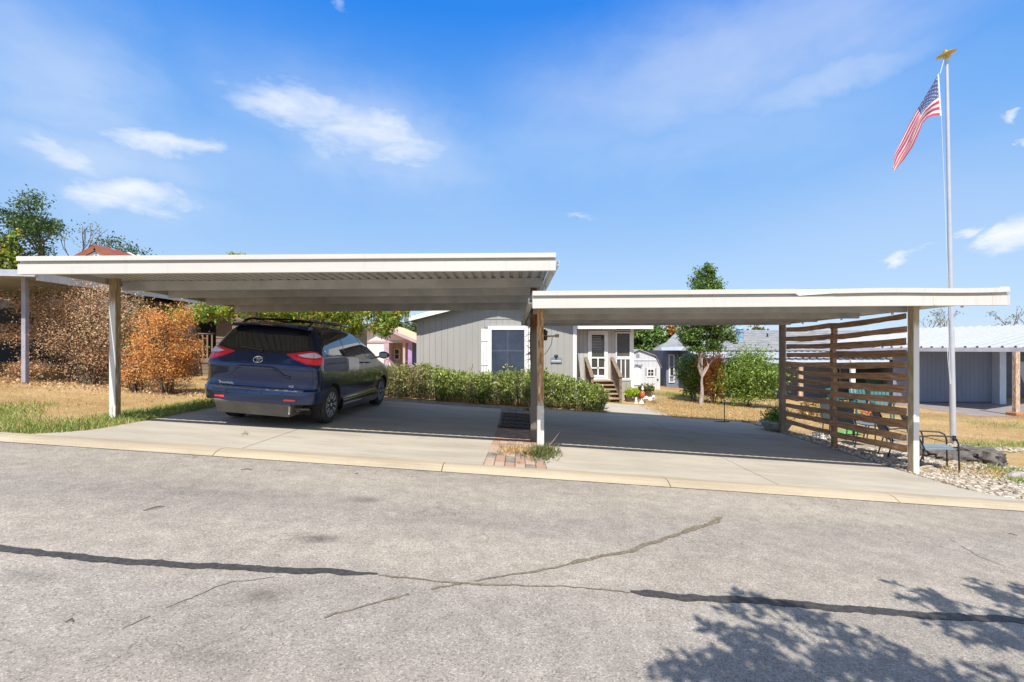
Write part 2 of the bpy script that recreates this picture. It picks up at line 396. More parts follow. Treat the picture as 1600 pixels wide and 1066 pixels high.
def E(y): return 0.026*max(0, min(1, (8.6-y)/1.7))
def slab(name, poly_l, poly_r, y0, y1, n=24, th=.10, m_=None, dz=0.0, parent=None):
    """slab between x=l(y) and x=r(y)"""
    top = []
    for i in range(n+1):
        y = y0+(y1-y0)*i/n; l, r_ = poly_l(y), poly_r(y)
        top.append([(l+(r_-l)*k/8, y, G(l+(r_-l)*k/8, y)+E(y)+dz) for k in range(9)])
    mb = MB(); mb.grid(top)
    ring = top[0] + [r_[-1] for r_ in top[1:]] + top[-1][::-1][1:] + [r_[0] for r_ in top[::-1][1:-1]]
    mb.grid([ring, [(p[0], p[1], p[2]-th) for p in ring]], close=True)
    return obj(name, mb, m_ or M['slab'], parent, fix=True)
drive = thing('driveway', None, None, (0, 6.88, 0)); struct(drive)
def flareL(y): return -6.25-1.0*max(0, (7.5-y)/.6)**1.5*.35
slab('concrete_slab', flareL, lambda y: -3.72, 6.88, 13.55, parent=drive)
slab('concrete_slab', lambda y: -3.708, lambda y: -.40+.03*(y-6.9), 6.88, 13.55, parent=drive)
slab('concrete_slab', lambda y: .485, lambda y: 3.665, 6.88, 14.3, parent=drive)
def rEdge(y): return 6.72+max(0, 7.4-y)**1.6*1.6
slab('concrete_slab', lambda y: 3.677, rEdge, 6.88, 14.3, parent=drive)
slab('walkway_slab', lambda y: 2.75, lambda y: 4.6+.02*(y-14.4), 14.32, 17.2, parent=drive)
# paving bricks
bm1 = mat('paving_brick', (.44,.25,.175), .9, var=.25, vscale=9, bump=.5, bscale=90, col2=(.34,.23,.17))
bm2 = mat('paving_brick_pale', (.47,.36,.27), .9, var=.25, vscale=7, bump=.5, bscale=90, col2=(.40,.27,.2))
bm3 = mat('paver_grey', (.27,.235,.20), .92, var=.25, vscale=7, bump=.5, bscale=90)
def brick_mesh(name, sx, sy, m_):
    mb = MB().box(-sx/2, sx/2, -sy/2, sy/2, -.06, 0); o = obj(name, mb, m_, bevel=.006, local=True); me = o.data; bpy.data.objects.remove(o); return me
def place(me, name, loc, parent, rz=0, ry=0, rx=0, s=None):
    o = bpy.data.objects.new(name, me); C.objects.link(o); o.parent = parent; o.location = Vector(loc)-wpos(parent) if parent else loc
    o.rotation_euler = (rx, ry, rz)
    if s: o.scale = s
    return o
pave = thing('brick_paving', None, None, (0, 6.9, 0)); struct(pave)
mb = MB(); mb.grid([[(x, y, G(x,y)+E(y)-.016) for x in (-.43, 0, .5)] for y in (6.88, 8, 9, 10, 13.7)]); obj('sand_bed', mb, mat('sand_bed', (.10,.085,.06), .95, bump=.5), pave)
bs = [brick_mesh('brick', .138, .215, bm1), brick_mesh('brick', .138, .215, bm2), brick_mesh('brick', .138, .215, bm3)]
roll = math.atan(.068)
for r_ in range(15):
    for c_ in range(6):
        y = 7.0+.225*r_; x = -.325+.147*c_ + .025*(y-6.9)*(1-c_/5)
        if abs(x-.475) < .05 and 8.5 < y < 8.7: continue
        place(bs[rnd.choice((0,0,0,1,1,2))], 'brick', (x, y, G(x,y)+E(y)+rnd.uniform(-.002,.006)), pave, rnd.uniform(-.015,.015), roll+rnd.uniform(-.012,.012), rnd.uniform(-.01,.01))
gb = [brick_mesh('paver', .19, .13, bm3), brick_mesh('paver', .19, .13, mat('paver_grey_dark', (.21,.18,.155), .92, var=.2, bump=.5))]
band = thing('paver_border', None, None, (-1, 13.6, 0)); struct(band)
mb = MB(); mb.grid([[(x, y, G(x,y)-.006) for x in np.linspace(-4.3,3.0,9)] for y in (13.56, 14.2)]); obj('sand_bed', mb, M['joint'], band)
for r_ in range(4):
    for c_ in range(36):
        x = -4.2+.2*c_+(.1 if r_ % 2 else 0); y = 13.63+.14*r_
        if x > .40 and y < 14.31: continue
        place(gb[rnd.randint(0,1)], 'paver', (x, y, G(x,y)+.006+rnd.uniform(-.003,.005)), band, rnd.uniform(-.03,.03), roll+rnd.uniform(-.02,.02))
for r_ in range(12):
    for c_ in range(3):
        y = 12.75+.07+.135*(r_//2); x = -.2+.2*c_
        if r_ % 2 == 0 and y < 13.5: place(gb[rnd.randint(0,1)], 'paver', (x, y, G(x,y)+.004), pave, 0, roll)
# drain grate
iron = mat('dark_iron', (.035,.03,.027), .6, metal=.3, var=.3, vscale=12)
gr = tag(thing('drain_grate', 'long dark metal drain grate set among the bricks between the two parking slabs', 'grate', (.08, 11.5, G(.08,11.5))), None)
def gz(x, y): return G(x, y)+.012
mb = MB()
for k in range(15):
    x = -.22+.62*k/14; mb.beam((x, 10.42, gz(x,0)), (x, 12.62, gz(x,0)), .02, .025)
obj('grate_bars', mb, iron, gr)
mb = MB()
for y in (10.42, 10.97, 11.52, 12.07, 12.62): mb.beam((-.25, y, gz(-.25,0)-.002), (.43, y, gz(.43,0)-.002), .035, .03)
mb.beam((-.25,10.4,gz(-.25,0)-.003),(-.25,12.64,gz(-.25,0)-.003),.035,.034); mb.beam((.43,10.4,gz(.43,0)-.003),(.43,12.64,gz(.43,0)-.003),.035,.034)
obj('frame', mb, iron, gr)
mb = MB(); mb.face([(-.25,10.4,gz(-.25,0)-.03),(.43,10.4,gz(.43,0)-.03),(.43,12.64,gz(.43,0)-.03),(-.25,12.64,gz(-.25,0)-.03)]); obj('sump', mb, mat('sump_black', (.012,.011,.01), .9), gr)

# crack sealant
tar = mat('crack_sealant', (.055,.05,.045), .62, var=.3, vscale=30, bump=.6, bscale=80)
tar2 = mat('old_sealant', (.20,.16,.11), .8, var=.3, vscale=30, bump=.6, bscale=80)
def strip(name, pts, wid, m_, lift=.004, gaps=0.0, jag=.3, step=.03):
    P2 = [GP(*p) for p in pts]; q = []
    for i in range(len(P2)-1):
        a, b = Vector(P2[i]), Vector(P2[i+1]); k = max(1, int((b-a).length/step))
        for j in range(k): q.append((a.lerp(b, j/k), (i+j/k)/(len(P2)-1)))
    q.append((Vector(P2[-1]), 1)); mb = MB(); run = []; wob = 0; e1 = e2 = 0; ph = 0
    def flush():
        nonlocal run
        if len(run) > 1: mb.grid(run)
        run = []
    for i, (p, t) in enumerate(q):
        d = (q[min(i+1,len(q)-1)][0]-q[max(0,i-1)][0]); d.normalize() if d.length else None; nrm = Vector((-d.y, d.x))
        wob = wob*.9+rnd.uniform(-.008,.008); e1 = e1*.6+rnd.uniform(-1,1)*jag*.5; e2 = e2*.6+rnd.uniform(-1,1)*jag*.5
        w_ = wid(t) if callable(wid) else wid
        ph += 1
        if gaps and math.sin(ph*.35+3*math.sin(ph*.11)) < gaps*2-1: flush(); continue
        tap = min(1, .25+min(t, 1-t)*14)
        a = p+nrm*(w_*.5*(1+e1)*tap+wob); b = p-nrm*(w_*.5*(1+e2)*tap-wob)
        run.append([(a.x, a.y, G(a.x,a.y)+lift), (b.x, b.y, G(b.x,b.y)+lift)])
    flush(); return struct(obj(name, mb, m_))
strip('crack_sealant', [(-400,815),(-150,840),(0,857),(70,864),(140,872),(230,880),(330,884),(450,892),(590,897)], .085, tar)
strip('crack_sealant', [(985,925),(1060,933),(1190,940),(1300,950),(1430,960),(1560,967),(1800,985)], .095, tar)
strip('road_crack', [(590,898),(640,903),(690,911),(760,915),(850,916),(920,920),(985,927)], .017, tar2, gaps=.0, jag=.9)
strip('crack_sealant', [(690,918),(760,905),(830,893),(890,882)], .022, tar2, gaps=.1, jag=.9)
strip('crack_sealant', [(888,882),(940,870),(985,862),(1010,850),(1068,832)], .045, tar2, gaps=.0, jag=.7)
strip('crack_sealant', [(1065,833),(1100,822),(1127,808)], .065, tar2, jag=.6)
strip('road_crack', [(700,916),(640,930),(590,940),(540,955),(470,975)], .015, tar2, gaps=.25, jag=.9)
hair = mat('hairline', (.19,.165,.135), .95)
strip('road_crack', [(190,985),(250,955),(300,935),(360,910),(430,903)], .008, hair, gaps=.1, jag=.9)
strip('road_crack', [(1480,840),(1530,870),(1570,885),(1640,905)], .007, hair, gaps=.1, jag=.9)
# twigs and leaves dropped on the road
tw = mat('twig', (.10,.07,.045), .9)
for tw_i, (a, b) in enumerate((((224,799),(257,792)),((102,974),(114,973)),((376,735),(395,735)),((555,741),(560,742)),((1575,835),(1590,838)))):
    A, B = GP(*a), GP(*b); mid_ = ((A[0]+B[0])/2, (A[1]+B[1])/2+.02)
    mb = MB().tube([(A[0],A[1],G(*A)+.006),(mid_[0],mid_[1],G(*mid_)+.014),(B[0],B[1],G(*B)+.006)], [.003,.005,.002], 5)
    o = obj('fallen_twig', mb, tw, loc=(A[0],A[1],G(*A))); tag(o, ['longer bent twig on the asphalt below the left driveway','dark twig stub near the lower left corner of the road','tiny straight twig on the road just below the kerb','small speck of twig on the road left of the brick strip','small twig on the road near the right edge'][tw_i], 'twig', 'twigs dropped on the road')

# ================================================================== carports
def rustmat(name, base, rust, z0, z1, amt=.5, below=None, lo=.0):
    """paint with rust; z0..z1: rust band heights, below = clean paint under z0"""
    m_ = bpy.data.materials.new(name); m_.use_nodes = True; n = NT(m_.node_tree); b = n.n['Principled BSDF']
    g = n.add('ShaderNodeNewGeometry'); pos = g.outputs['Position']; sp = n.add('ShaderNodeSeparateXYZ'); n.l.new(pos, sp.inputs[0])
    nz_ = n.noise(n.scalev(pos, (1,1,.22)), 26, 5, .65); n2 = n.noise(n.scalev(pos, (1,1,.12)), 60, 4, .6)
    band_ = n.math('MULTIPLY', n.math('MULTIPLY', n.math('SUBTRACT', sp.outputs[2], z0), 9, clamp=True), n.math('MULTIPLY', n.math('SUBTRACT', z1, sp.outputs[2]), 6, clamp=True))
    f = n.math('MULTIPLY', n.math('MULTIPLY', n.math('SUBTRACT', n.math('ADD', nz_, n.math('MULTIPLY', n2, .25)), 1-amt*.85), 7, clamp=True), band_)
    base_c = n.mix(n.ramp(n.noise(n.scalev(pos, (1,1,.1)), 18, 4, .6), [(0.35, 0.0), (0.7, 1.0)]), base, tuple(c*.78 for c in base))
    if below: base_c = n.mix(n.math('MULTIPLY', n.math('SUBTRACT', z0, sp.outputs[2]), 60, clamp=True), base_c, below)
    rc = n.ramp(n.noise(n.scalev(pos, (1,1,.2)), 30, 4, .6), [(0.3, tuple(c*.35 for c in rust)), (0.52, rust), (0.75, tuple(min(1, c*1.5+.03) for c in rust))])
    n.l.new(n.mix(f, base_c, rc), b.inputs['Base Color']); b.inputs['Roughness'].default_value = .75
    bp = n.add('ShaderNodeBump', i_Strength=.35, i_Distance=.004); n.l.new(nz_, bp.inputs['Height']); n.l.new(bp.outputs[0], b.inputs['Normal'])
    return m_
M['fascia'] = mat('cream_painted_steel', (.60,.58,.535), .45, var=.03, vscale=1.2, stretch=(.4,1,2), bump=.15, bscale=6)
def _f():
    n = NT(M['fascia'].node_tree); b = n.n['Principled BSDF']; src = b.inputs['Base Color'].links[0].from_socket; g = n.add('ShaderNodeNewGeometry'); pos = g.outputs['Position']
    f = n.ramp(n.noise(n.scalev(pos, (14,3,.7)), 1.6, 6, .7), [(.54, 0.0), (.72, 1.0)]); f2 = n.ramp(n.noise(n.scalev(pos, (1,1,1)), .7, 3, .6), [(.45, 0.1), (.6, 1.0)])
    c = n.mix(n.math('MULTIPLY', n.math('MULTIPLY', f, f2), .5), src, (.36,.30,.215)); d = n.ramp(n.noise(n.scalev(pos, (3,3,30)), 5, 5, .7), [(.62, 0.0), (.75, .4)])
    n.l.new(n.mix(d, c, (.40,.37,.32)), b.inputs['Base Color'])
_f()
M['deck'] = mat('dull_galvanised_deck', (.40,.40,.385), .55, var=.10, vscale=1.5, stretch=(1,.4,1))
M['beam'] = mat('dull_beam', (.42,.42,.405), .6, var=.12, vscale=3)
M['screw'] = mat('screw_head', (.2,.17,.14), .6)
def lerp(a, b, t): return a+(b-a)*t
def carport(name, label, cat_loc, P0, P1, Yb, zdf, zdb, xl_b, xr_b, beams, pitch=.152, dent=False, endcap=True):
    """P0/P1: top front corners of the fascia. deck runs to Yb."""
    root = thing(name, label, 'carport', cat_loc)
    P0, P1 = Vector(P0), Vector(P1); u = (P1-P0).normalized(); n_ = Vector((u.y, -u.x, 0)).normalized()
    L = (P1-P0).length
    # fascia : upper lip, recessed web, lower lip
    prof_up = [(.075,0),(.075,-.064),(.012,-.068),(.012,-.006),(.0,-.006),(.0,0)]
    prof_lo = [(.012,-.070),(.012,-.104),(.055,-.108),(.055,-.245),(-.02,-.245),(-.02,-.232),(.0,-.232),(.0,-.006),(.003,-.006),(.003,-.070)]
    def ring(pr, t, fn=None):
        c_ = P0+u*L*t; o = []
        for a, h in pr:
            da, dh = fn(t, a, h) if fn else (0,0)
            o.append(c_+n_*(a+da)+Vector((0,0,h+dh)))
        return o
    def dentf(t, a, h):
        tt = (t-.556)/.085
        if 0 < tt < 1 and a > .03:
            k = math.sin(PI*min(1, tt*1.6)**.8) if tt < .62 else math.sin(PI*min(1, tt))*.6
            k = (1-tt)**.8*min(1, tt*12)
            if h > -.03: return -.034*k, -.050*k
            if h > -.08: return -.02*k, -.034*k*(1-tt*.3)
        if h > -.12 and a > .03 and t >= .64: return 0, 0.006*math.sin(t*19)-.002
        return 0, 0
    K = 220 if dent else 40
    for pr, nm in ((prof_up, 'fascia_lip'), (prof_lo, 'fascia_channel')):
        t0, t1 = (0, 1) if nm != 'fascia_lip' or not dent else (0, .985)
        rows = [ring(pr, t0+(t1-t0)*i/K, dentf if dent else None) for i in range(K+1)]
        mb = MB(); mb.grid(rows, close=True); mb.face(rows[0]); mb.face(rows[-1][::-1]); obj(nm, mb, M['fascia'], root, fix=True)
    if dent:
        mb = MB(); a = P1-u*.14; mb.beam(a+n_*.035+Vector((0,0,-.028)), P1+u*.0+n_*.035+Vector((0,0,-.028)), .055, .075); obj('end_bracket', mb, M['fascia'], root, bevel=.004)
        mb = MB(); a = P0+u*L*.845; mb.beam(a+n_*.0575+Vector((0,0,-.235)), a+n_*.0575+Vector((0,0,-.115)), .005, .035, up=(1,0,0)); obj('joint_cover', mb, mat('aged_cream', (.68,.62,.5), .5), root)
    # corrugated deck
    yf = lambda x: P0.y+(P1.y-P0.y)*(x-P0.x)/(P1.x-P0.x)+.115
    cols = []
    xl_f, xr_f = P0.x+.03, P1.x-.03; W_ = xr_f-xl_f; nr = int(W_/pitch)
    prof_d = [(0,0),(.30,0),(.38,-.032),(.92,-.032),(1.0,0)]
    for i in range(nr):
        for a, h in prof_d[:-1]: cols.append(((i+a)/nr, h))
    cols.append((1.0, 0))
    mb = MB(); R0, R1, R2, R3 = [], [], [], []
    for t, h in cols:
        xf = lerp(xl_f, xr_f, t); xb = lerp(xl_b, xr_b, t)
        zt = P0.z+(P1.z-P0.z)*t
        R0.append((xf, yf(xf), zt+zdf+h)); R1.append((xb, Yb, zt+zdb+h))
    mb.grid([R0, R1]); mb.grid([[(p[0],p[1],p[2]+.003) for p in R0], [(p[0],p[1],p[2]+.003) for p in R1]])
    obj('roof_deck', mb, M['deck'], root)
    # purlin beams under the deck
    def deckz(t, y): return P0.z+(P1.z-P0.z)*t + lerp(zdf, zdb, (y-P0.y)/(Yb-P0.y)) - .034
    for (y, h, w_) in beams:
        tY = (y-P0.y)/(Yb-P0.y); xa, xb = lerp(xl_f, xl_b, tY)+.05, lerp(xr_f, xr_b, tY)-.05
        mb = MB()
        za, zb = deckz(0, y)-h/2, deckz(1, y)-h/2
        mb.beam((xa,y,za),(xb,y,zb), .006, h); 
        for s in (-1, 1): mb.beam((xa,y+.026,za+s*(h/2-.004)),(xb,y+.026,zb+s*(h/2-.004)), .05, .007)
        obj('purlin', mb, M['beam'], root)
    # side and back gutters
    for side, xf, xb, t in (('l', P0.x+.01, xl_b, 0), ('r', P1.x-.01, xr_b, 1)):
        a = Vector((xf, yf(xf)-.10, deckz(t, P0.y)+.0)); b = Vector((xb, Yb, deckz(t, Yb)+.0)); mb = MB()
        sg = -1 if side == 'l' else 1
        mb.beam(a+Vector((sg*.006,0,0)), b+Vector((sg*.006,0,0)), .012, .17)
        mb.beam(a+Vector((sg*.03,0,-.08)), b+Vector((sg*.03,0,-.08)), .07, .01); mb.beam(a+Vector((sg*.06,0,-.045)), b+Vector((sg*.06,0,-.045)), .008, .08)
        obj('side_gutter', mb, M['fascia'] if side == 'r' else M['beam'], root)
        for k in (.12, .37, .62, .87) if side == 'r' else ():
            c_ = a.lerp(b, k); mb = MB().box(c_.x+.005, c_.x+.035, c_.y-.012, c_.y+.012, c_.z-.125, c_.z-.087); obj('drip_spout', mb, M['fascia'], root)
    mb = MB(); mb.beam((xl_b, Yb+.015, deckz(0,Yb)-.005), (xr_b, Yb+.015, deckz(1,Yb)-.005), .02, .15); mb.beam((xl_b, Yb+.04, deckz(0,Yb)-.08), (xr_b, Yb+.04, deckz(1,Yb)-.08), .07, .008)
    obj('back_gutter', mb, M['beam'], root)
    return root, deckz
def post(root, x, y, w_, d_, ztop, m_, name='post', open_=True):
    mb = MB().box(x, x+w_, y, y+d_, G(x+w_/2, y)-.05, ztop); return obj(name, mb, m_, root, bevel=.006)
lz = 1.345+CAMH
cpL, dzL = carport('carport', 'long cream metal carport roof sheltering the blue minivan', (-3.3, 8.6, G(-3.3,8.6)),
    (-6.88, 7.0, 2.933), (.615, 7.06, lz+.0), 12.75, -.045, -.13, -6.95, .60, [(8.75,.16,0),(9.95,.15,0),(11.2,.16,0),(12.4,.22,0)])
zt = lambda cp, t, y: cp(t, y)
pL = rustmat('weathered_post_paint', (.52,.50,.47), (.33,.15,.05), .95, 3.2, .52, (.72,.71,.68))
mL = mat('tan_peeled_paint', (.40,.29,.15), .8, var=.3, vscale=8, stretch=(1,1,.15), bump=.4, bscale=30)
def splitpost(x, y):
    """front face with paint flaking to tan towards the top, side faces tan"""
    m_ = bpy.data.materials.new('flaking_post'); m_.use_nodes = True; n = NT(m_.node_tree); b = n.n['Principled BSDF']
    g = n.add('ShaderNodeNewGeometry'); pos = g.outputs['Position']; sp = n.add('ShaderNodeSeparateXYZ'); n.l.new(pos, sp.inputs[0])
    nn = n.add('ShaderNodeSeparateXYZ'); n.l.new(g.outputs['Normal'], nn.inputs[0])
    nz_ = n.noise(n.scalev(pos, (1,1,.14)), 24, 5, .65)
    side = n.math('GREATER_THAN', nn.outputs[0], .5)
    topf = n.math('MULTIPLY', n.math('SUBTRACT', n.math('ADD', sp.outputs[2], n.math('MULTIPLY', nz_, .5)), 2.62), 9, clamp=True)
    midf = n.math('MULTIPLY', n.math('SUBTRACT', nz_, .58), 9, clamp=True)
    f = n.math('MAXIMUM', topf, n.math('MAXIMUM', midf, n.math('MULTIPLY', side, n.math('MULTIPLY', n.math('SUBTRACT', n.math('ADD', nz_, .12), .42), 6, clamp=True))))
    tan = n.ramp(n.noise(n.scalev(pos, (1,1,.15)), 34, 4, .6), [(0.35, (.19,.12,.06)), (0.6, (.42,.31,.165)), (0.8, (.36,.16,.07))])
    n.l.new(n.mix(f, (.66,.65,.63), tan), b.inputs['Base Color']); b.inputs['Roughness'].default_value = .8
    return m_
post(cpL, -6.825, 8.45, .115, .12, dzL(0, 8.6)+.02, splitpost(0,0))
rusty_dark = rustmat('dark_red_oxide', (.12,.035,.02), (.16,.045,.02), 2.3, 3.2, .9)
grey_rust = rustmat('grey_old_post', (.17,.15,.13), (.14,.05,.025), 1.9, 3.3, 1.1)
post(cpL, .335, 8.98, .115, .12, dzL(1, 9.0)+.02, grey_rust)
pk = rustmat('pink_tan_post', (.46,.36,.29), (.3,.16,.07), .9, 3.2, .45)
post(cpL, -6.50, 12.45, .12, .12, dzL(0, 12.45)-.15, pk)
post(cpL, .485, 12.45, .115, .12, dzL(1, 12.45)-.15, pk)
rz0 = CAMH+.815
cpR, dzR = carport('carport', 'lower cream metal carport with a dented roof lip beside the wood slat screen', (3.6, 8.5, G(3.6,8.5)),
    (.295, 7.19, rz0+.008), (6.93, 7.0, 2.503), 12.75, -.05, -.11, .30, 6.98, [(8.68,.12,0),(9.9,.14,0),(11.3,.12,0),(12.4,.12,0)], dent=True)
mM = rustmat('rust_streaked_post', (.66,.57,.44), (.46,.25,.10), .665, 3.2, .62, (.76,.75,.72))
post(cpR, .435, 8.50, .105, .115, dzR(0, 8.6)-.0, mM)
mb = MB().box(.430,.545,8.494,8.621,G(.49,8.5)-.03,.655); mb.box(.427,.548,8.491,8.624,.655,.672)
obj('post_sleeve', mb, mat('white_sleeve', (.76,.75,.72), .6, var=.1, vscale=12, stretch=(1,1,.3), col2=(.6,.54,.44)), cpR)
mR = mat('post_cream', (.72,.70,.66), .6, var=.06, vscale=5)
def rightpost():
    m_ = bpy.data.materials.new('cream_tan_post'); m_.use_nodes = True; n = NT(m_.node_tree); b = n.n['Principled BSDF']
    g = n.add('ShaderNodeNewGeometry'); pos = g.outputs['Position']; sp = n.add('ShaderNodeSeparateXYZ'); n.l.new(pos, sp.inputs[0])
    nn = n.add('ShaderNodeSeparateXYZ'); n.l.new(g.outputs['Normal'], nn.inputs[0]); nz_ = n.noise(n.scalev(pos, (1,1,.14)), 24, 5, .65)
    side = n.math('LESS_THAN', nn.outputs[0], -.5)
    topf = n.math('MULTIPLY', n.math('SUBTRACT', n.math('ADD', sp.outputs[2], n.math('MULTIPLY', nz_, .3)), 2.12), 7, clamp=True)
    f = n.math('MAXIMUM', side, topf)
    tan = n.ramp(nz_, [(0.3, (.30,.23,.14)), (0.6, (.48,.41,.29))])
    n.l.new(n.mix(f, (.80,.785,.74), tan), b.inputs['Base Color']); b.inputs['Roughness'].default_value = .7
    return m_
post(cpR, 6.795, 8.45, .105, .13, dzR(1, 8.5)-.0, rightpost())
post(cpR, 6.70, 12.42, .12, .12, dzR(1, 12.45)-.1, mat('grey_brown_post', (.26,.20,.145), .8, var=.2, vscale=9, stretch=(1,1,.2)))
# light fixture arm, wire and lantern fixed to the middle post
fx = thing('post_lamp', 'black lantern on a pale bracket arm with a hanging wire at the rusty middle post', 'lamp', (.56, 8.6, 1.9))
blk = mat('black_metal', (.02,.02,.022), .5)
Yx = 8.62
c_ = P(851,521,Yx)
mb = MB().lathe([(.0,.075),(.012,.07),(.03,.05),(.055,.035),(.05,.0),(.045,-.03),(.05,-.035)], 8, c_); mb.lathe([(.048,-.055),(.05,-.07),(.042,-.12),(.02,-.125)], 8, c_); obj('lantern', mb, blk, fx, autos=35)
a, b = Vector(P(846,526,Yx)), Vector(P(872,525,Yx))
mb = MB().beam(a, b, .03, .03); mb.tube([b-Vector((.05,0,0)), b+Vector((.015,0,0))], .028, 8); obj('arm', mb, mat('bracket_tan', (.33,.27,.2), .8), fx)
mb = MB().tube([P(863,527,Yx),P(862,536,Yx),P(858,545,Yx),P(852,553,Yx),P(846,555,Yx)], .005, 5); obj('wire', mb, blk, fx)
mb = MB().box(*[v for q in zip(P(845,556,Yx), (P(845,556,Yx)[0]+.045, Yx+.04, PZ(551,Yx)+.01)) for v in sorted(q)]); obj('junction_box', mb, blk, fx)
# dry vine and hooks on the grey post
vn = thing('vine', 'dead twiggy vine with dark hooks clinging to the grey post behind the rusty one', 'vine', (.33, 8.95, .5))
mb = MB().tube([(.335,8.965,1.40),(.325,8.955,1.8),(.335,8.965,2.2)], .008, 5)
for k in range(16):
    z = rnd.uniform(1.45, 2.15); x = .33; pts = [(x, 8.96, z)]
    for j in range(4): x2, y2, z2 = pts[-1]; pts.append((x2-rnd.uniform(0,.035), y2-rnd.uniform(0,.01), z2+rnd.uniform(-.05,.05)))
    mb.tube(pts, [.006,.005,.004,.003,.002], 4)
obj('stems', mb, mat('dead_stem', (.07,.06,.045), .9), vn)

# wood slat screen
wood = bpy.data.materials.new('rustic_wood'); wood.use_nodes = True
def _w():
    n = NT(wood.node_tree); b = n.n['Principled BSDF']; g = n.add('ShaderNodeNewGeometry'); pos = g.outputs['Position']
    oi = n.add('ShaderNodeObjectInfo'); add = n.add('ShaderNodeVectorMath', operation='ADD'); n.l.new(pos, add.inputs[0])
    cm = n.add('ShaderNodeCombineXYZ'); n.l.new(n.math('MULTIPLY', oi.outputs['Random'], 30), cm.inputs[2]); n.l.new(cm.outputs[0], add.inputs[1])
    gr_ = n.noise(n.scalev(add.outputs[0], (20,1.3,26)), 1.6, 6, .65, 1.2)
    col = n.ramp(gr_, [(0.25, (.08,.042,.025)), (0.42, (.29,.15,.08)), (0.58, (.50,.29,.15)), (0.75, (.70,.48,.29))])
    col = n.mix(1.0, col, n.ramp(oi.outputs['Random'], [(0, .8), (1, 1.25)]), 'MULTIPLY')
    n.l.new(col, b.inputs['Base Color']); b.inputs['Roughness'].default_value = .6
    bp = n.add('ShaderNodeBump', i_Strength=.6, i_Distance=.008); n.l.new(gr_, bp.inputs['Height']); n.l.new(bp.outputs[0], b.inputs['Normal'])
_w()
scr = thing('slat_screen', 'rustic wooden privacy screen of wavy horizontal slats beside the right parking slab', 'screen', (6.85, 10.6, G(6.85,10.6)))
L_ = [515.6,530,542,555,568,580,592,605,620,633,645.7,658.4]
Mi = [510,527,541,555,571,586,600,614,629,644,660,676]
R_ = [494,515,533.4,552,570,589,607,625,643.5,663,684,701.5]
XS, Y0s, Y1s, Y2s = 6.80, 12.36, 10.66, 8.62
def slat(z0, y0, z1, y1, th, xo):
    K = 14; rows = []; ph = rnd.uniform(0, 6); sag = rnd.uniform(.0, .022)
    for i in range(K+1):
        t = i/K; y = y0+(y1-y0)*t; z = z0+(z1-z0)*t - sag*math.sin(PI*t)
        up = th/2*(1+.10*math.sin(ph+t*5)); dn = th/2*(1+.12*math.sin(ph*2+t*6)+rnd.uniform(-.1,.1))
        x = xo+.008*math.sin(ph+t*4)
        rows.append([(x-.016,y,z-dn),(x+.016,y,z-dn*.8),(x+.016,y,z+up),(x-.016,y,z+up)])
    mb = MB(); mb.grid(rows, close=True); mb.face(rows[0]); mb.face(rows[-1][::-1]); return obj('slat', mb, wood, scr, fix=True)
for k in range(12):
    zl, zm, zr = PZ(L_[k], Y0s), PZ(Mi[k], Y1s), PZ(R_[k], Y2s)
    slat(zl+rnd.uniform(-.008,.008), Y0s, zm+.01, Y1s+.005, rnd.uniform(.095,.12), XS)
    slat(zm-.006, Y1s-.005, zr, Y2s, rnd.uniform(.105,.135), XS+.002)
rows = []
for i in range(30):
    z = G(6.86,10.66)-.05+i*(PZ(505,Y1s)-G(6.86,10.66)+.05)/29; j = lambda: rnd.uniform(-.008,.008); o_ = .012*math.sin(i*.5)
    rows.append([(6.818+j()+o_,10.60+j(),z),(6.905+o_,10.60+j(),z),(6.905+o_,10.69,z),(6.818+o_,10.69+j(),z)])
mb = MB(); mb.grid(rows, close=True); mb.face(rows[-1]); obj('upright', mb, wood, scr, fix=True)
for k in range(0): mb.box(6.775,6.79,12.34,12.40,PZ(L_[k],Y0s)-.02,PZ(L_[k],Y0s)+.02); mb.box(6.775,6.79,8.60,8.64,PZ(R_[k],Y2s)-.02,PZ(R_[k],Y2s)+.02)

# ================================================================== minivan
def itp(tab):
    a = np.array([t[0] for t in tab]); b = np.array([t[1] for t in tab]); return lambda z: float(np.interp(z, a, b))
vw = itp([(.26,.87),(.30,.91),(.36,.935),(.5,.972),(.65,.99),(.85,.992),(1.0,.985),(1.12,.968),(1.2,.962),(1.25,.948),(1.3,.925),(1.4,.885),(1.5,.842),(1.58,.802),(1.64,.763),(1.68,.73),(1.73,.655),(1.765,.54),(1.785,.40),(1.797,.20)])
vr = itp([(.26,.12),(.33,.05),(.40,.012),(.46,0),(.58,0),(.64,.012),(.655,.05),(.68,.075),(.80,.083),(.92,.066),(.98,.040),(1.02,.038),(1.06,.050),(1.12,.078),(1.18,.104),(1.24,.130),(1.3,.160),(1.4,.220),(1.5,.284),(1.6,.352),(1.68,.43),(1.73,.53),(1.765,.72),(1.785,1.0),(1.797,1.4)])
vf = itp([(.26,4.95),(.4,5.06),(.6,5.08),(.78,5.03),(.88,4.92),(.97,4.72),(1.03,4.5),(1.08,4.28),(1.14,4.1),(1.3,3.76),(1.5,3.30),(1.62,3.0),(1.68,2.8),(1.73,2.55),(1.765,2.3),(1.785,2.08),(1.797,1.8)])
NR, AR, NF, AF = 3.2, .34, 2.3, .75
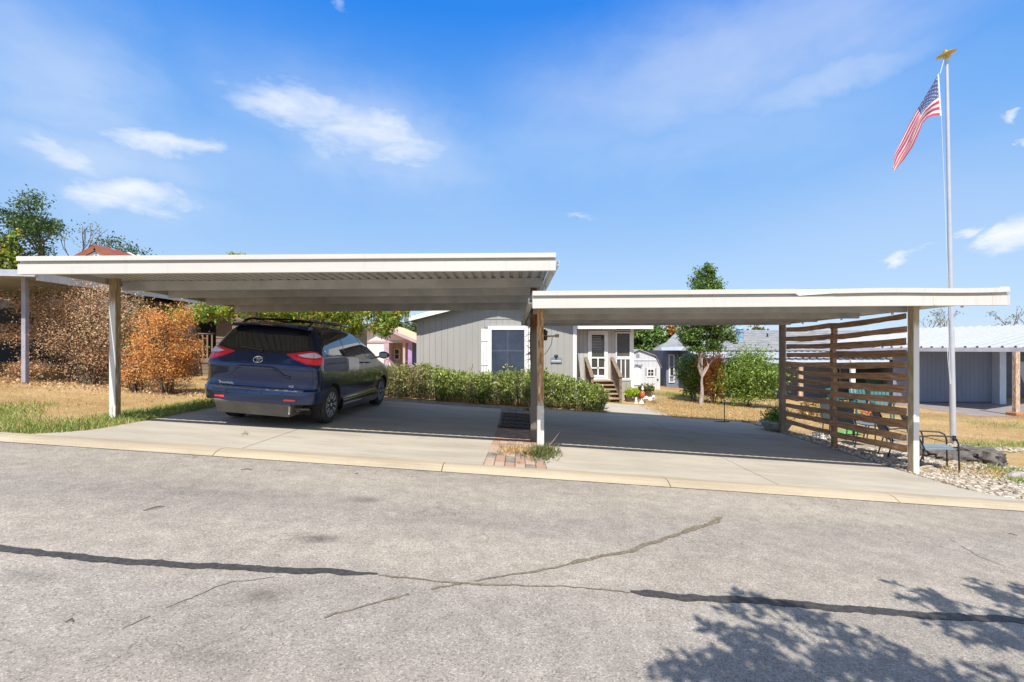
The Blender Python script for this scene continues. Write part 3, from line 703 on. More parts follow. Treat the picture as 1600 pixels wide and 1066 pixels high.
def vS(u, z, off=0.0):
    """u 0..1 round the rear corner, beyond 1 metres along the side"""
    w_, r_ = vw(z), vr(z)
    if u < 1:
        p = u*PI/2; x = w_*max(0, math.sin(p))**(2/NR); y = r_+AR*(1-max(0, math.cos(p))**(2/NR))
    else: x = w_; y = r_+AR+(u-1)
    if off:
        e = 1e-3
        if u < 1:
            a = vS(min(.9999,u+e), z); b = vS(max(0,u-e), z); t1 = Vector(a)-Vector(b)
        else: t1 = Vector((0,1,0))
        a = vS(u, z+.01); b = vS(u, z-.01); t2 = Vector(a)-Vector(b)
        n_ = t1.cross(t2); n_.normalize(); n_ = n_ if n_.x*max(x,.0)+(-1)*n_.y*(.0 if u>=1 else 1)*1 > 0 or (u < 1 and n_.y < 0) else -n_
        return (x+n_.x*off, y+n_.y*off, z+n_.z*off)
    return (x, y, z)
def vSide(y, z, off=0.0, sgn=1):      # right (+1) or left side surface at y
    r_, f_ = vr(z), vf(z); w_ = vw(z)
    d = y-r_; d2 = f_-y; x = w_
    if d < AR: x = w_*max(0, 1-(1-max(0,d)/AR)**NR)**(1/NR)
    if d2 < AF: x = min(x, w_*max(0, 1-(1-max(0,d2)/AF)**NF)**(1/NF))
    t = (vw(z+.02)-vw(z-.02))/.04; k = 1/math.hypot(1, t)
    return (sgn*(x+off*k), y, z-off*t*k)
def vRear(x, z, off=0.0):
    w_ = vw(z); q = min(.999, abs(x)/w_)
    return (x, vr(z)+AR*(1-(1-q**NR)**(1/NR))-off, z+off*.3*(1 if z > 1.25 else 0))
paint = bpy.data.materials.new('blue_car_paint'); paint.use_nodes = True
def _p():
    n = NT(paint.node_tree); b = n.n['Principled BSDF']; b.inputs['Base Color'].default_value = (.002,.018,.08,1)
    b.inputs['Metallic'].default_value = .55; b.inputs['Roughness'].default_value = .28; b.inputs['Coat Weight'].default_value = 1; b.inputs['Coat Roughness'].default_value = .015
_p()
glass = mat('tinted_glass', (.010,.012,.013), .03, var=0, spec=.9, coat=.5)
glossb = mat('gloss_black_trim', (.012,.012,.014), .12, var=0, coat=.5)
seam = mat('panel_seam', (.004,.004,.006), .6, var=0)
chrome = mat('chrome', (.75,.76,.78), .12, metal=1, var=0)
redl = mat('red_lens', (.70,.015,.045), .12, var=.1, vscale=30, coat=.8)
redb = mat('bright_red_lens', (.95,.04,.03), .15, var=.15, vscale=50, coat=.8)
whl = mat('clear_lens', (.68,.62,.70), .18, var=.15, vscale=50, coat=.8)
rubber = mat('tyre_rubber', (.035,.032,.03), .82, var=.2, vscale=20)
rimm = mat('alloy', (.66,.66,.67), .30, metal=.35, var=.05)
ramp_g = mat('ramp_box_grey', (.13,.115,.095), .55, var=.15, vscale=5, metal=.2)
under = mat('underbody', (.02,.019,.018), .9)
VX, VY = -4.43, 8.48
van = thing('minivan', 'dark blue minivan parked nose-in under the left carport', 'minivan', (VX, VY, G(VX, VY)+.012))
van.rotation_euler = (0, math.atan(.068), -math.radians(2.2)); van.scale = (1.02,1.02,1.02)
zl = [.26,.28,.30,.33,.36,.40,.44,.48,.52,.56,.60,.62,.64,.65,.66,.67,.69,.74,.80,.86,.92,.97,1.02,1.06,1.1,1.14,1.18,1.22,1.26,1.3,1.35,1.4,1.45,1.5,1.55,1.6,1.64,1.68,1.71,1.735,1.755,1.77,1.782,1.79,1.797]
def contour(z):
    w_, r_, f_ = vw(z), vr(z), vf(z); af = min(AF, (f_-r_)*.4); pts = []
    for i in range(0, 19):
        p = i/18*PI/2; pts.append((w_*math.sin(p)**(2/NR), r_+AR*(1-math.cos(p)**(2/NR) if i < 18 else 1)))
    for i in range(1, 40): pts.append((w_, lerp(r_+AR, f_-af, i/40)))
    for i in range(0, 19):
        p = i/18*PI/2; pts.append((w_*math.cos(p)**(2/NF) if i < 18 else 0, f_-af*(1-math.sin(p)**(2/NF))))
    full = pts + [(-x, y) for x, y in pts[::-1][1:-1]]
    return [(x, y, z) for x, y in full]
mb = MB(); rows = [contour(z) for z in zl]; mb.grid(rows, close=True); mb.face(rows[0][::-1]); mb.face(rows[-1])
body = obj('body', mb, [paint, under], van, local=True, fix=True)
AX1, AX2, TR = .95, 3.99, .345
cut = MB()
for ya in (AX1, AX2):
    for s in (-1, 1): cut.lathe([(.395,.62*s if s > 0 else -1.2),(.395,1.2 if s > 0 else -.62)], 40, (0, ya, TR+.005), ax='x')
cut.box(-1.3,1.3,-.3,.53,.0,.42)
co = obj('cutter', cut, [under], None, local=True, fix=True)
md = body.modifiers.new('b', 'BOOLEAN'); md.operation = 'DIFFERENCE'; md.object = co; md.solver = 'EXACT'
try: md.material_mode = 'TRANSFER'
except Exception: pass
vsc = van.scale.copy(); van.scale = (1,1,1); van_m = van.rotation_euler.copy(); vloc = van.location.copy(); van.rotation_euler = (0,0,0); van.location = (0,0,0)
bpy.context.view_layer.update(); dg = bpy.context.evaluated_depsgraph_get()
nm = bpy.data.meshes.new_from_object(body.evaluated_get(dg)); body.modifiers.clear(); body.data = nm; bpy.data.objects.remove(co)
van.rotation_euler = van_m; van.location = vloc; van.scale = vsc
nm.polygons.foreach_set('use_smooth', [True]*len(nm.polygons)); nm.set_sharp_from_angle(angle=math.radians(32))
body.data.name = 'body'
def vobj(name, mb, m_, par=van, smooth=True, **k): return obj(name, mb, m_, par, local=True, autos=35 if smooth else None, fix=True, **k)
def spatch(name, top, bot, m_, off=.004, sgn=1, nu=18, nv=6, par=van, fn=None, skirt=.012):
    """strip between two polylines; coordinates fed to fn(a, z, off)"""
    def pl(c, t):
        t *= len(c)-1; i = min(int(t), len(c)-2); f = t-i; return (lerp(c[i][0], c[i+1][0], f), lerp(c[i][1], c[i+1][1], f))
    rows = []
    for j in range(nv+1):
        rw = []
        for i in range(nu+1):
            a = pl(bot, i/nu); b = pl(top, i/nu); q = (lerp(a[0], b[0], j/nv), lerp(a[1], b[1], j/nv))
            p = fn(q[0], q[1], off); rw.append((sgn*p[0], p[1], p[2]))
        rows.append(rw)
    mb = MB(); mb.grid(rows)
    if skirt:
        ring = [(0,i) for i in range(nu+1)]+[(j,nu) for j in range(1,nv+1)]+[(nv,i) for i in range(nu-1,-1,-1)]+[(j,0) for j in range(nv-1,0,-1)]
        r1, r2 = [], []
        for j, i in ring:
            a = pl(bot, i/nu); b = pl(top, i/nu); q = (lerp(a[0], b[0], j/nv), lerp(a[1], b[1], j/nv)); p = fn(q[0], q[1], off-skirt)
            r1.append(rows[j][i]); r2.append((sgn*p[0], p[1], p[2]))
        mb.grid([r1, r2], close=True)
    return vobj(name, mb, m_, par)
vs_ = lambda a, z, o: vSide(a, z, o)
# rear glass, surround, wiper
spatch('rear_glass_surround', [(-.69,1.665),(-.35,1.68),(0,1.685),(.35,1.68),(.69,1.665)], [(-.84,1.30),(-.5,1.265),(0,1.25),(.5,1.265),(.84,1.30)], glossb, .004, fn=vRear, nu=30, nv=8)
spatch('rear_glass', [(-.63,1.64),(-.3,1.65),(0,1.65),(.3,1.65),(.63,1.64)], [(-.775,1.33),(-.5,1.305),(0,1.295),(.5,1.305),(.775,1.33)], glass, .008, fn=vRear, nu=30, nv=8)
mb = MB().tube([vRear(.02,1.29,.03),vRear(-.2,1.31,.025),vRear(-.42,1.335,.02)], .009, 6); mb.tube([vRear(.02,1.285,.0),vRear(.02,1.285,.04)], .02, 8); vobj('rear_wiper', mb, glossb)
# spoiler
rows = []
for i in range(25):
    x = -.675+1.35*i/24; q = abs(x)/.675; yb = .27+.10*q**3; zt_ = 1.765-.035*q**2.5
    rows.append([(x,.56,zt_+.012-.01*q),(x,.40,zt_),(x,yb+.01,zt_-.028),(x,yb,zt_-.045),(x,yb+.03,zt_-.062),(x,.42,zt_-.055),(x,.56,zt_-.04)])
mb = MB(); mb.grid(rows, close=True); mb.face(rows[0]); mb.face(rows[-1][::-1]); vobj('spoiler', mb, paint)
mb = MB().box(-.11,.11,.262,.275,1.722,1.738); vobj('high_brake_light', mb, mat('dark_red_lens', (.12,.01,.015), .2, var=0, coat=.6))
# tail lights
for s in (1, -1):
    tl = spatch('tail_light', [(.20,1.25),(.42,1.292),(.60,1.315),(.76,1.308),(.97,1.225)], [(.20,1.235),(.32,1.16),(.50,1.10),(.74,1.085),(.97,1.09)], redl, .014, s, 26, 8, fn=vS, skirt=.02)
    spatch('clear_lens', [(.36,1.243),(.52,1.275),(.66,1.290),(.76,1.28),(.88,1.235)], [(.36,1.236),(.45,1.210),(.60,1.205),(.74,1.205),(.88,1.222)], whl, .018, s, 20, 4, par=tl, fn=vS, skirt=.004)
    spatch('brake_lens', [(.34,1.195),(.52,1.18),(.72,1.175),(.95,1.175)], [(.36,1.165),(.52,1.118),(.73,1.098),(.95,1.105)], redb, .018, s, 20, 4, par=tl, fn=vS, skirt=.004)
    sm = MB(); rr = [[(s*q[0], q[1], q[2]) for q in (vS(.655,z,.0195), vS(.662,z,.0195))] for z in np.linspace(1.112,1.31,10)]; sm.grid(rr); vobj('lamp_seam', sm, seam, tl)
    spatch('rear_reflector', [(.52,.505),(.70,.500)], [(.50,.475),(.68,.472)], redb, .006, s, 8, 3, fn=lambda a, z, o: vRear(a, z, o))
    # tailgate side seam
    sm = MB(); sm.grid([[(s*q[0], q[1], q[2]) for q in (vS(.655,z,.0012), vS(.663,z,.0012))] for z in np.linspace(.67,1.11,16)]); vobj('tailgate_seam', sm, seam)
    sm = MB(); sm.grid([[(s*q[0], q[1], q[2]) for q in (vS(.70,z,.0012), vS(.708,z,.0012))] for z in np.linspace(1.31,1.66,12)]); vobj('pillar_seam', sm, seam)
# ridge round the plate recess, recess panel
arch = [(-.56,.86),(-.46,.875),(-.40,.93),(-.33,.985),(-.25,1.0),(0,1.003),(.25,1.0),(.33,.985),(.40,.93),(.46,.875),(.56,.86)]
rows = []
for i, (x, z) in enumerate(arch):
    rows.append([vRear(x, z+.030, .001), vRear(x, z+.014, .018), vRear(x, z-.004, .016), vRear(x, z-.022, .001)])
mb = MB(); mb.grid(rows); vobj('tailgate_crease', mb, paint)
spatch('plate_recess', [(-.40,.885),(-.30,.975),(0,.985),(.30,.975),(.40,.885)], [(-.42,.74),(-.3,.735),(0,.73),(.3,.735),(.42,.74)], mat('recess_paint', (.008,.02,.085), .35, metal=.4, var=0, coat=.6), .003, fn=vRear, skirt=.004)
mb = MB(); mb.grid([[vRear(x, .668, .018), vRear(x, .655, .03), vRear(x, .640, .012), vRear(x,.632,.002)] for x in np.linspace(-.80,.80,30)]); vobj('bumper_step', mb, mat('step_highlight', (.30,.31,.36), .25, metal=.6, var=0, coat=1))
mb = MB(); mb.grid([[vRear(x, .560, .002), vRear(x, .552, .002)] for x in np.linspace(-.88,.88,30)]); vobj('bumper_seam', mb, seam)
for x in (-.48, .12, -.12, .48):
    q = vRear(x, .59, 0); mb = MB().lathe([(.014,-.006),(.014,.0)], 10, (0,0,0), ax='x'); mb.v = [(v[1]+q[0], v[0]+q[1], v[2]+q[2]) for v in mb.v]; vobj('parking_sensor', mb, paint)
# emblem: three interlaced ovals
def oval(cx, cz, a, b, r_=.0055, n_=28):
    pts = [vRear(cx+a*math.cos(2*PI*i/n_), cz+b*math.sin(2*PI*i/n_), .012) for i in range(n_+1)]
    return MB().tube(pts, r_, 6, cap=False)
em = oval(0,1.135,.078,.053,.006)
for a in ((0,1.160,.050,.018),(0,1.138,.020,.044)):
    o_ = oval(*a, r_=.0048); b0 = len(em.v); em.v += o_.v; em.f += [tuple(i+b0 for i in f) for f in o_.f]; em.m += o_.m
vobj('emblem', em, chrome)
def text(body_, size, x, z, name, m_):
    cu = bpy.data.curves.new(name, 'FONT'); cu.body = body_; cu.size = size; cu.extrude = .0015; cu.resolution_u = 2
    t_ = bpy.data.objects.new(name, cu); C.objects.link(t_); bpy.context.view_layer.update()
    me = bpy.data.meshes.new_from_object(t_.evaluated_get(bpy.context.evaluated_depsgraph_get())); bpy.data.objects.remove(t_)
    for v in me.vertices:
        q = vRear(x+v.co.x, z+v.co.y, .003+v.co.z); v.co = q
    me.materials.clear(); me.materials.append(m_); o = bpy.data.objects.new(name, me); C.objects.link(o); o.parent = van; return o
badge = mat('badge_silver', (.8,.8,.82), .25, metal=.3, var=0)
text('BraunAbility', .052, -.655, .695, 'converter_badge', badge); text('XLE', .048, .54, .70, 'trim_badge', badge)
mb = MB().tube([vRear(-.665-.018*math.cos(t), .712+.026*math.sin(t), .006) for t in np.linspace(.3, 4.6, 12)], [.002+.004*math.sin(PI*i/11) for i in range(12)], 6); vobj('badge_swirl', mb, badge)
# side glass
for s in (1, -1):
    spatch('window_surround', [(.62,1.665),(1.4,1.675),(2.2,1.672),(2.9,1.60),(3.30,1.42),(3.62,1.24)], [(.42,1.265),(1.2,1.235),(2.0,1.19),(2.75,1.15),(3.3,1.125),(3.74,1.115)], glossb, .003, s, 40, 8, fn=vs_)
    for (tp, bt) in (([(.66,1.635),(1.0,1.648),(1.40,1.652)], [(.50,1.34),(.62,1.27),(1.44,1.245)]), ([(1.47,1.652),(2.0,1.652),(2.36,1.632)], [(1.50,1.243),(2.0,1.215),(2.60,1.180)]), ([(2.44,1.625),(2.85,1.55),(3.42,1.27)], [(2.68,1.178),(3.1,1.155),(3.55,1.14)])):
        spatch('side_window', tp, bt, glass, .007, s, 18, 8, fn=vs_)
    for (ya, yb_, za, zb) in ((1.50,1.46,.36,1.25),(2.62,2.66,.30,1.17),(3.70,3.72,.36,1.10)):
        mb = MB(); mb.grid([[vSide(lerp(ya,yb_,t)-.004, lerp(za,zb,t), .0015, s), vSide(lerp(ya,yb_,t)+.004, lerp(za,zb,t), .0015, s)] for t in np.linspace(0,1,16)]); vobj('door_seam', mb, seam)
    mb = MB(); mb.grid([[vSide(y, 1.10, .0015, s), vSide(y, 1.115, .0015, s)] for y in np.linspace(.55,1.47,16)]); vobj('slide_rail', mb, seam)
    for y, z in ((2.46,1.085),(2.80,1.075)):
        a = vSide(y-.09, z, .03, s); b = vSide(y+.09, z, .03, s); mb = MB().tube([vSide(y-.10,z,.0,s), a, b, vSide(y+.10,z,.0,s)], .014, 8); vobj('door_handle', mb, paint)
    # lower skirt with bright strips
    mb = MB(); rows = []
    for y in np.linspace(1.38, 3.56, 20): rows.append([(s*(.985),y,.44),(s*(1.0),y,.40),(s*(1.0),y,.24),(s*(.965),y,.19),(s*(.88),y,.19),(s*(.88),y,.44)])
    mb.grid(rows, close=True); mb.face(rows[0]); mb.face(rows[-1][::-1]); sk = vobj('side_skirt', mb, glossb)
    for (y0, y1, z0) in ((1.42,2.45,.375),(1.42,2.45,.30),(2.60,3.50,.375)):
        mb = MB().box(*sorted((s*1.0, s*1.006)), y0, y1, z0, z0+.016); vobj('bright_strip', mb, chrome, sk)
    # mirror
    mb = MB(); c = vSide(3.50, 1.20, 0, s)
    rows = []
    for i in range(9):
        t = i/8; ww = math.sin(PI*min(1, .12+t*.86))**.5; rows.append([(s*(1.0+.23*t), 3.52+dy*ww*.07+.03*t, 1.24+dz_*ww*.085) for dy, dz_ in ((-1,-.7),(-1,.7),(-.6,1),(.5,.9),(1,.4),(1,-.4),(.5,-.9),(-.6,-1))])
    mb.grid(rows, close=True); mb.face(rows[0]); mb.face(rows[-1][::-1]); mb.beam((s*.90,3.53,1.17),(s*1.04,3.53,1.20),.05,.04); mi = vobj('door_mirror', mb, paint)
    mb = MB().box(*sorted((s*1.025, s*1.20)), 3.443, 3.449, 1.185, 1.295); vobj('mirror_glass', mb, mat('mirror_glass', (.35,.42,.42), .05, metal=.8, var=0), mi)
    # roof rail
    rl = MB().tube([(s*.60,.58,1.745),(s*.60,.68,1.80),(s*.60,.85,1.835),(s*.605,1.7,1.85),(s*.60,2.45,1.825),(s*.59,2.62,1.775),(s*.58,2.72,1.74)], [.02,.022,.02,.019,.02,.022,.018], 8)
    for y in (1.25, 2.05): rl.tube([(s*.60,y,1.74),(s*.60,y,1.84)], .022, 8)
    vobj('roof_rail', rl, glossb)
    # front lights
    spatch('headlight', [(4.35,.92),(4.6,.90),(4.80,.86)], [(4.40,.80),(4.65,.76),(4.85,.74)], whl, .006, s, 10, 4, fn=vs_)
for y in (.98, 1.98):
    mb = MB().tube([(-.6,y,1.825),(-.3,y,1.85),(0,y,1.856),(.3,y,1.85),(.6,y,1.825)], .017, 8); vobj('cross_bar', mb, glossb)
mb = MB(); mb.grid([[(x*vw(z)*.86, vf(z)-.75*(1-max(0,1-abs(x*.86)**NF)**(1/NF))+.004, z) for x in np.linspace(-1,1,13)] for z in np.linspace(1.16,1.62,8)]); vobj('windscreen', mb, glass)
# hidden lower structure and ramp housing
mb = MB().box(-.78,.78,.45,4.6,.20,.30); vobj('underbody', mb, under, smooth=False)
mb = MB(); mb.hexa([(-.63,.05,.215),(.60,.05,.205),(.60,.75,.205),(-.63,.75,.215),(-.70,.02,.435),(.62,.02,.425),(.62,.75,.425),(-.70,.75,.435)]); rb = obj('ramp_housing', mb, ramp_g, van, local=True, bevel=.012)
mb = MB().box(.605,.632,.006,.018,.26,.39); vobj('ramp_bracket', mb, mat('bracket_pale', (.55,.5,.42), .5), rb, smooth=False)
mb = MB().tube([(.66,.20,.30),(.66,1.3,.28)], .028, 10); mb.tube([(.5,.2,.33),(.85,.25,.33)], .02, 8); vobj('tailpipe', mb, ramp_g)
# wheels
def wheel(x, y, s):
    wh = bpy.data.objects.new('wheel', None); C.objects.link(wh); wh.parent = van; wh.location = (x, y, TR)
    if s < 0: wh.rotation_euler = (0,0,PI)
    tp = [(.235,-.225),(.27,-.235),(.315,-.235),(.335,-.222),(.345,-.20)]
    for g_ in (-.172,-.118,-.064): tp += [(.345,g_-.006),(.334,g_-.004),(.334,g_+.004),(.345,g_+.006)]
    tp += [(.345,-.03),(.335,-.012),(.315,0),(.27,.004),(.235,-.006)]
    t_ = MB().lathe(tp, 48, ax='x'); obj('tyre', t_, rubber, wh, local=True, autos=30)
    r_ = MB().lathe([(.236,-.22),(.236,-.01),(.228,-.004),(.222,-.012),(.215,-.05),(.205,-.09),(.205,-.22)], 40, ax='x'); obj('rim', r_, rimm, wh, local=True, autos=35)
    b_ = MB().lathe([(.0,-.10),(.20,-.10),(.20,-.105),(0,-.105)], 32, ax='x'); obj('brake_disc', b_, under, wh, local=True)
    sp = MB()
    for k in range(10):
        a = 2*PI*k/10
        for da in (-.085, .085):
            c0 = (-.022, .045*math.cos(a), .045*math.sin(a)); c1 = (-.014, .14*math.cos(a+da*.9), .14*math.sin(a+da*.9)); c2 = (-.014, .222*math.cos(a+da*1.35), .222*math.sin(a+da*1.35))
            sp.beam(c0, c1, .016, .022, up=(1,0,0)); sp.beam(c1, c2, .013, .022, up=(1,0,0))
    sp.lathe([(.055,-.04),(.055,-.012),(.03,-.004),(.0,-.004)], 20, ax='x')
    obj('spokes', sp, rimm, wh, local=True)
for y in (AX1, AX2):
    wheel(.955, y, 1); wheel(-.925, y, -1)
# ================================================================== houses
def boards(root, m_, x0, x1, y, z0, ztop, wdt=.2, name='siding_board', th=.015, gap=.007, face=-1, ax='x', skip=()):
    """upright boards along x (or along y when ax='y') with recessed joints"""
    n_ = max(1, round((x1-x0)/wdt)); wd = (x1-x0)/n_
    for i in range(n_):
        a, b = x0+wd*i+gap/2, x0+wd*(i+1)-gap/2; ya, yb = (y-th, y) if face < 0 else (y, y+th)
        zb = z0(a) if callable(z0) else z0; za, zc = (ztop(a), ztop(b)) if callable(ztop) else (ztop, ztop)
        segs = [(zb, za, zc)]
        for (sx0, sx1, sz0, sz1) in skip:
            if a < sx1-.01 and b > sx0+.01: segs = [(zb, sz0, sz0), (sz1, za, zc)]
        for (s0, s1, s2) in segs:
            if s1-s0 < .03: continue
            mb = MB()
            if ax == 'x': mb.hexa([(a,ya,s0),(b,ya,s0),(b,yb,s0),(a,yb,s0),(a,ya,s1),(b,ya,s2),(b,yb,s2),(a,yb,s1)])
            else: mb.hexa([(ya,a,s0),(yb,a,s0),(yb,b,s0),(ya,b,s0),(ya,a,s1),(yb,a,s1),(yb,b,s2),(ya,b,s2)])
            obj(name, mb, m_, root)
def framed(root, x0, x1, y, z0, z1, fw, fm, gm, nx=1, nz=1, bar=.025, name='window', depth=.05, pane='pane'):
    """window at plane y facing the camera; frame, bars and panes"""
    mb = MB(); d0, d1 = y-depth, y
    mb.box(x0, x0+fw, d0, d1, z0, z1); mb.box(x1-fw, x1, d0, d1, z0, z1); mb.box(x0+fw, x1-fw, d0, d1, z0, z0+fw); mb.box(x0+fw, x1-fw, d0, d1, z1-fw, z1)
    for i in range(1, nx): c = lerp(x0+fw, x1-fw, i/nx); mb.box(c-bar/2, c+bar/2, d0+.012, d1, z0+fw, z1-fw)
    for i in range(1, nz):
        c = lerp(z0+fw, z1-fw, i/nz)
        for k in range(nx): 
            a = lerp(x0+fw, x1-fw, k/nx)+(bar/2 if k else 0); b = lerp(x0+fw, x1-fw, (k+1)/nx)-(bar/2 if k < nx-1 else 0)
            mb.box(a, b, d0+.012, d1, c-bar/2, c+bar/2)
    w_ = obj(name, mb, fm, root)
    for i in range(nx):
        for k in range(nz):
            a, b = lerp(x0+fw, x1-fw, i/nx)+(bar/2 if i else 0), lerp(x0+fw, x1-fw, (i+1)/nx)-(bar/2 if i < nx-1 else 0)
            c, d = lerp(z0+fw, z1-fw, k/nz)+(bar/2 if k else 0), lerp(z0+fw, z1-fw, (k+1)/nz)-(bar/2 if k < nz-1 else 0)
            mb = MB().box(a, b, y-.022, y-.016, c, d); obj(pane, mb, gm, w_)
    return w_
sid = mat('warm_grey_siding', (.365,.352,.33), .75, var=.06, vscale=1.2, bump=.25, bscale=60, stretch=(1,1,.25))
wht = mat('white_trim', (.80,.79,.77), .6, var=.04, vscale=6)
dkscreen = mat('sun_screen', (.045,.06,.095), .35, var=.15, vscale=3, spec=.5)
dglass = mat('house_glass', (.045,.05,.055), .06, var=.2, vscale=1.5, spec=.8)
shing = mat('grey_shingle', (.27,.27,.275), .95, var=.18, vscale=2.2, bump=.8, bscale=60)
shing_b = mat('brown_shingle', (.16,.14,.13), .95, var=.2, vscale=5, bump=.8, bscale=50)
# ---- the grey home behind the hedge
HYp = 16.5; hx0, hx1 = PX(652,HYp), PX(900,HYp); hm = (hx0+hx1)/2
home = thing('grey_house', 'warm grey sided home with a white shuttered dark window behind the hedge', 'house', (hm, 22, G(hm,17)))
eave = PZ(499,HYp); gtop = lambda x: eave+(hx1-hm-abs(x-hm))*.25
boards(home, sid, hx0, hx1, HYp, G(0,17)-.3, eave, .2045, skip=((PX(764,HYp),PX(824,HYp),PZ(598,HYp),PZ(512,HYp)),))
mb = MB().box(hx0,hx1,HYp-.028,HYp,eave,eave+.06); obj('band_board', mb, sid, home)
n_ = 26
boards(home, sid, hx0, hx1, HYp, eave+.062, gtop, .2045, name='gable_board')
mb = MB(); mb.extrude([(hx0,HYp+.002,G(hx0,17)-.6),(hx1,HYp+.002,G(hx1,17)-.6),(hx1,HYp+.002,eave),(hm,HYp+.002,gtop(hm)),(hx0,HYp+.002,eave)], (0,14,0)); obj('wall', mb, mat('siding_groove', (.28,.27,.255), .9), home)
for s, xe in ((-1, hx0), (1, hx1)):
    ov = .32; a = Vector((xe+s*ov, 0, eave-ov*.25+.02)); b = Vector((hm, 0, gtop(hm)+.02)); mb = MB()
    mb.hexa([(a.x,HYp-.35,a.z),(b.x,HYp-.35,b.z),(b.x,31,b.z),(a.x,31,a.z),(a.x,HYp-.35,a.z+.09),(b.x,HYp-.35,b.z+.09),(b.x,31,b.z+.09),(a.x,31,a.z+.09)]); rf = obj('roof', mb, shing, home)
    mb = MB(); mb.hexa([(a.x,HYp-.38,a.z-.05),(b.x,HYp-.38,b.z-.05),(b.x,HYp-.352,b.z-.05),(a.x,HYp-.352,a.z-.05),(a.x,HYp-.38,a.z+.10),(b.x,HYp-.38,b.z+.10),(b.x,HYp-.352,b.z+.10),(a.x,HYp-.352,a.z+.10)]); obj('rake_board', mb, wht, rf)
for x in (hx0-.02, hx1-.10): mb = MB().box(x, x+.12, HYp-.032, HYp+.1, G(x,17)-.3, eave-.02); obj('corner_trim', mb, wht if x > 0 else sid, home)
wz0, wz1 = PZ(602,HYp), PZ(510,HYp)
w_ = framed(home, PX(762.5,HYp), PX(825,HYp), HYp-.016, wz0, wz1, .12, wht, dkscreen, 1, 1, .012)
mb = MB().box(PX(768,HYp)+.03, PX(819,HYp)-.03, HYp-.014, HYp-.012, wz0+.15, wz1-.14); bpy.data.meshes.new('x')
xm_ = (PX(768,HYp)+PX(819,HYp))/2; mb = MB().box(xm_-.012,xm_+.012,HYp-.046,HYp-.040,wz0+.13,wz1-.13); mb.box(PX(768,HYp)+.03,PX(819,HYp)-.03,HYp-.0395,HYp-.0385,PZ(548,HYp)-.02,PZ(548,HYp)+.015); obj('faint_sash', mb, mat('sash_behind_screen', (.085,.105,.155), .6, var=.1), w_)
for (a, b) in ((752,762),(826,836)):
    xa, xb = PX(a,HYp), PX(b,HYp)+.04
    sh = []
    mb = MB(); k = 3; wd = (xb-xa)/k
    for i in range(k): mb.box(xa+wd*i+.004, xa+wd*(i+1)-.004, HYp-.045, HYp-.017, wz0-.05, PZ(514,HYp))
    s_ = obj('shutter', mb, wht, home)
    mb = MB()
    for yy in (531, 569): mb.box(xa+.004, xb-.004, HYp-.062, HYp-.046, PZ(yy,HYp)-.04, PZ(yy,HYp)+.04)
    obj('batten', mb, wht, s_)
# slate plaque on the wall
pq = thing('wall_plaque', 'blue grey plaque with a dark emblem hung on the grey house wall', 'plaque', P(868,560,HYp-.03))
xa, xb, za, zb = PX(860,HYp), PX(877.5,HYp), PZ(567,HYp), PZ(559,HYp)
mb = MB(); mb.extrude([(xa,HYp-.05,za),(xb,HYp-.05,za),(xb,HYp-.05,zb),(lerp(xa,xb,.7),HYp-.05,zb+.03),(lerp(xa,xb,.62),HYp-.05,zb+.12),(lerp(xa,xb,.38),HYp-.05,zb+.12),(lerp(xa,xb,.3),HYp-.05,zb+.03),(xa,HYp-.05,zb)], (0,.03,0)); obj('board', mb, mat('slate_paint', (.20,.24,.28), .7, var=.1), pq)
mb = MB().box(xa+.03,xb-.03,HYp-.054,HYp-.051,za+.05,za+.075); obj('pale_line', mb, wht, pq)
mb = MB(); xm = (xa+xb)/2; mb.extrude([(xm,HYp-.056,za+.09),(xm+.06,HYp-.056,za+.2),(xm+.07,HYp-.056,zb+.08),(xm-.07,HYp-.056,zb+.08),(xm-.06,HYp-.056,za+.2)], (0,.004,0)); obj('emblem', mb, blk, pq)
# ---- porch
PY = 19.3; px0, px1 = hx1+.0, PX(990,PY); fl = PZ(593,PY)
porch = thing('entry_porch', 'screened entry porch with white glazed door at the right of the grey house', 'porch', ((px0+px1)/2, PY+1, G(3,PY)))
pw = mat('porch_wall', (.50,.485,.455), .7, var=.05, bump=.2, bscale=50, stretch=(1,1,.3))
top = PZ(508,PY)
dx0, dx1 = PX(918.5,PY), PX(949.5,PY); sx0, sx1 = PX(961.5,PY), PX(985.5,PY)
boards(porch, pw, px0, dx0, PY, fl, top, .16, name='porch_board'); boards(porch, pw, dx1, sx0, PY, fl, top, .15, name='porch_board'); 
boards(porch, pw, dx0, dx1, PY, PZ(517,PY), top, .26, name='porch_board')
boards(porch, sid, px0, px1, PY, G(3.5,PY)-.2, fl-.002, .3, name='skirt_board')
door = framed(porch, dx0, dx1, PY-.0, fl+.0, PZ(517,PY), .09, wht, dglass, 1, 1, name='door_frame', pane='door_leaf_back')
mb = MB(); 
x0_, x1_ = dx0+.09, dx1-.09
for (za, zb) in ((fl+.09,fl+.17),(PZ(575,PY)-.025,PZ(575,PY)+.025),(PZ(559,PY)-.03,PZ(559,PY)+.03),(PZ(522,PY)-.03,PZ(522,PY)+.03)): mb.box(x0_+.05, x1_-.05, PY-.062, PY-.03, za, zb)
mb.box(x0_, x0_+.05, PY-.062, PY-.03, fl+.09, PZ(522,PY)+.03); mb.box(x1_-.05, x1_, PY-.062, PY-.03, fl+.09, PZ(522,PY)+.03)
xm = (x0_+x1_)/2; mb.box(xm-.025, xm+.025, PY-.062, PY-.03, fl+.17, PZ(559,PY)-.03)
dl = obj('door', mb, wht, door); mb = MB().tube([(x1_-.03,PY-.08,PZ(562,PY)),(x1_-.09,PY-.09,PZ(563,PY))], .012, 6); obj('handle', mb, blk, door)
mb = MB(); 
for k in range(9): mb.box(x0_+.05, x0_+.42, PY-.024, PY-.0225, PZ(527,PY)-.06*k, PZ(527,PY)-.06*k+.025)
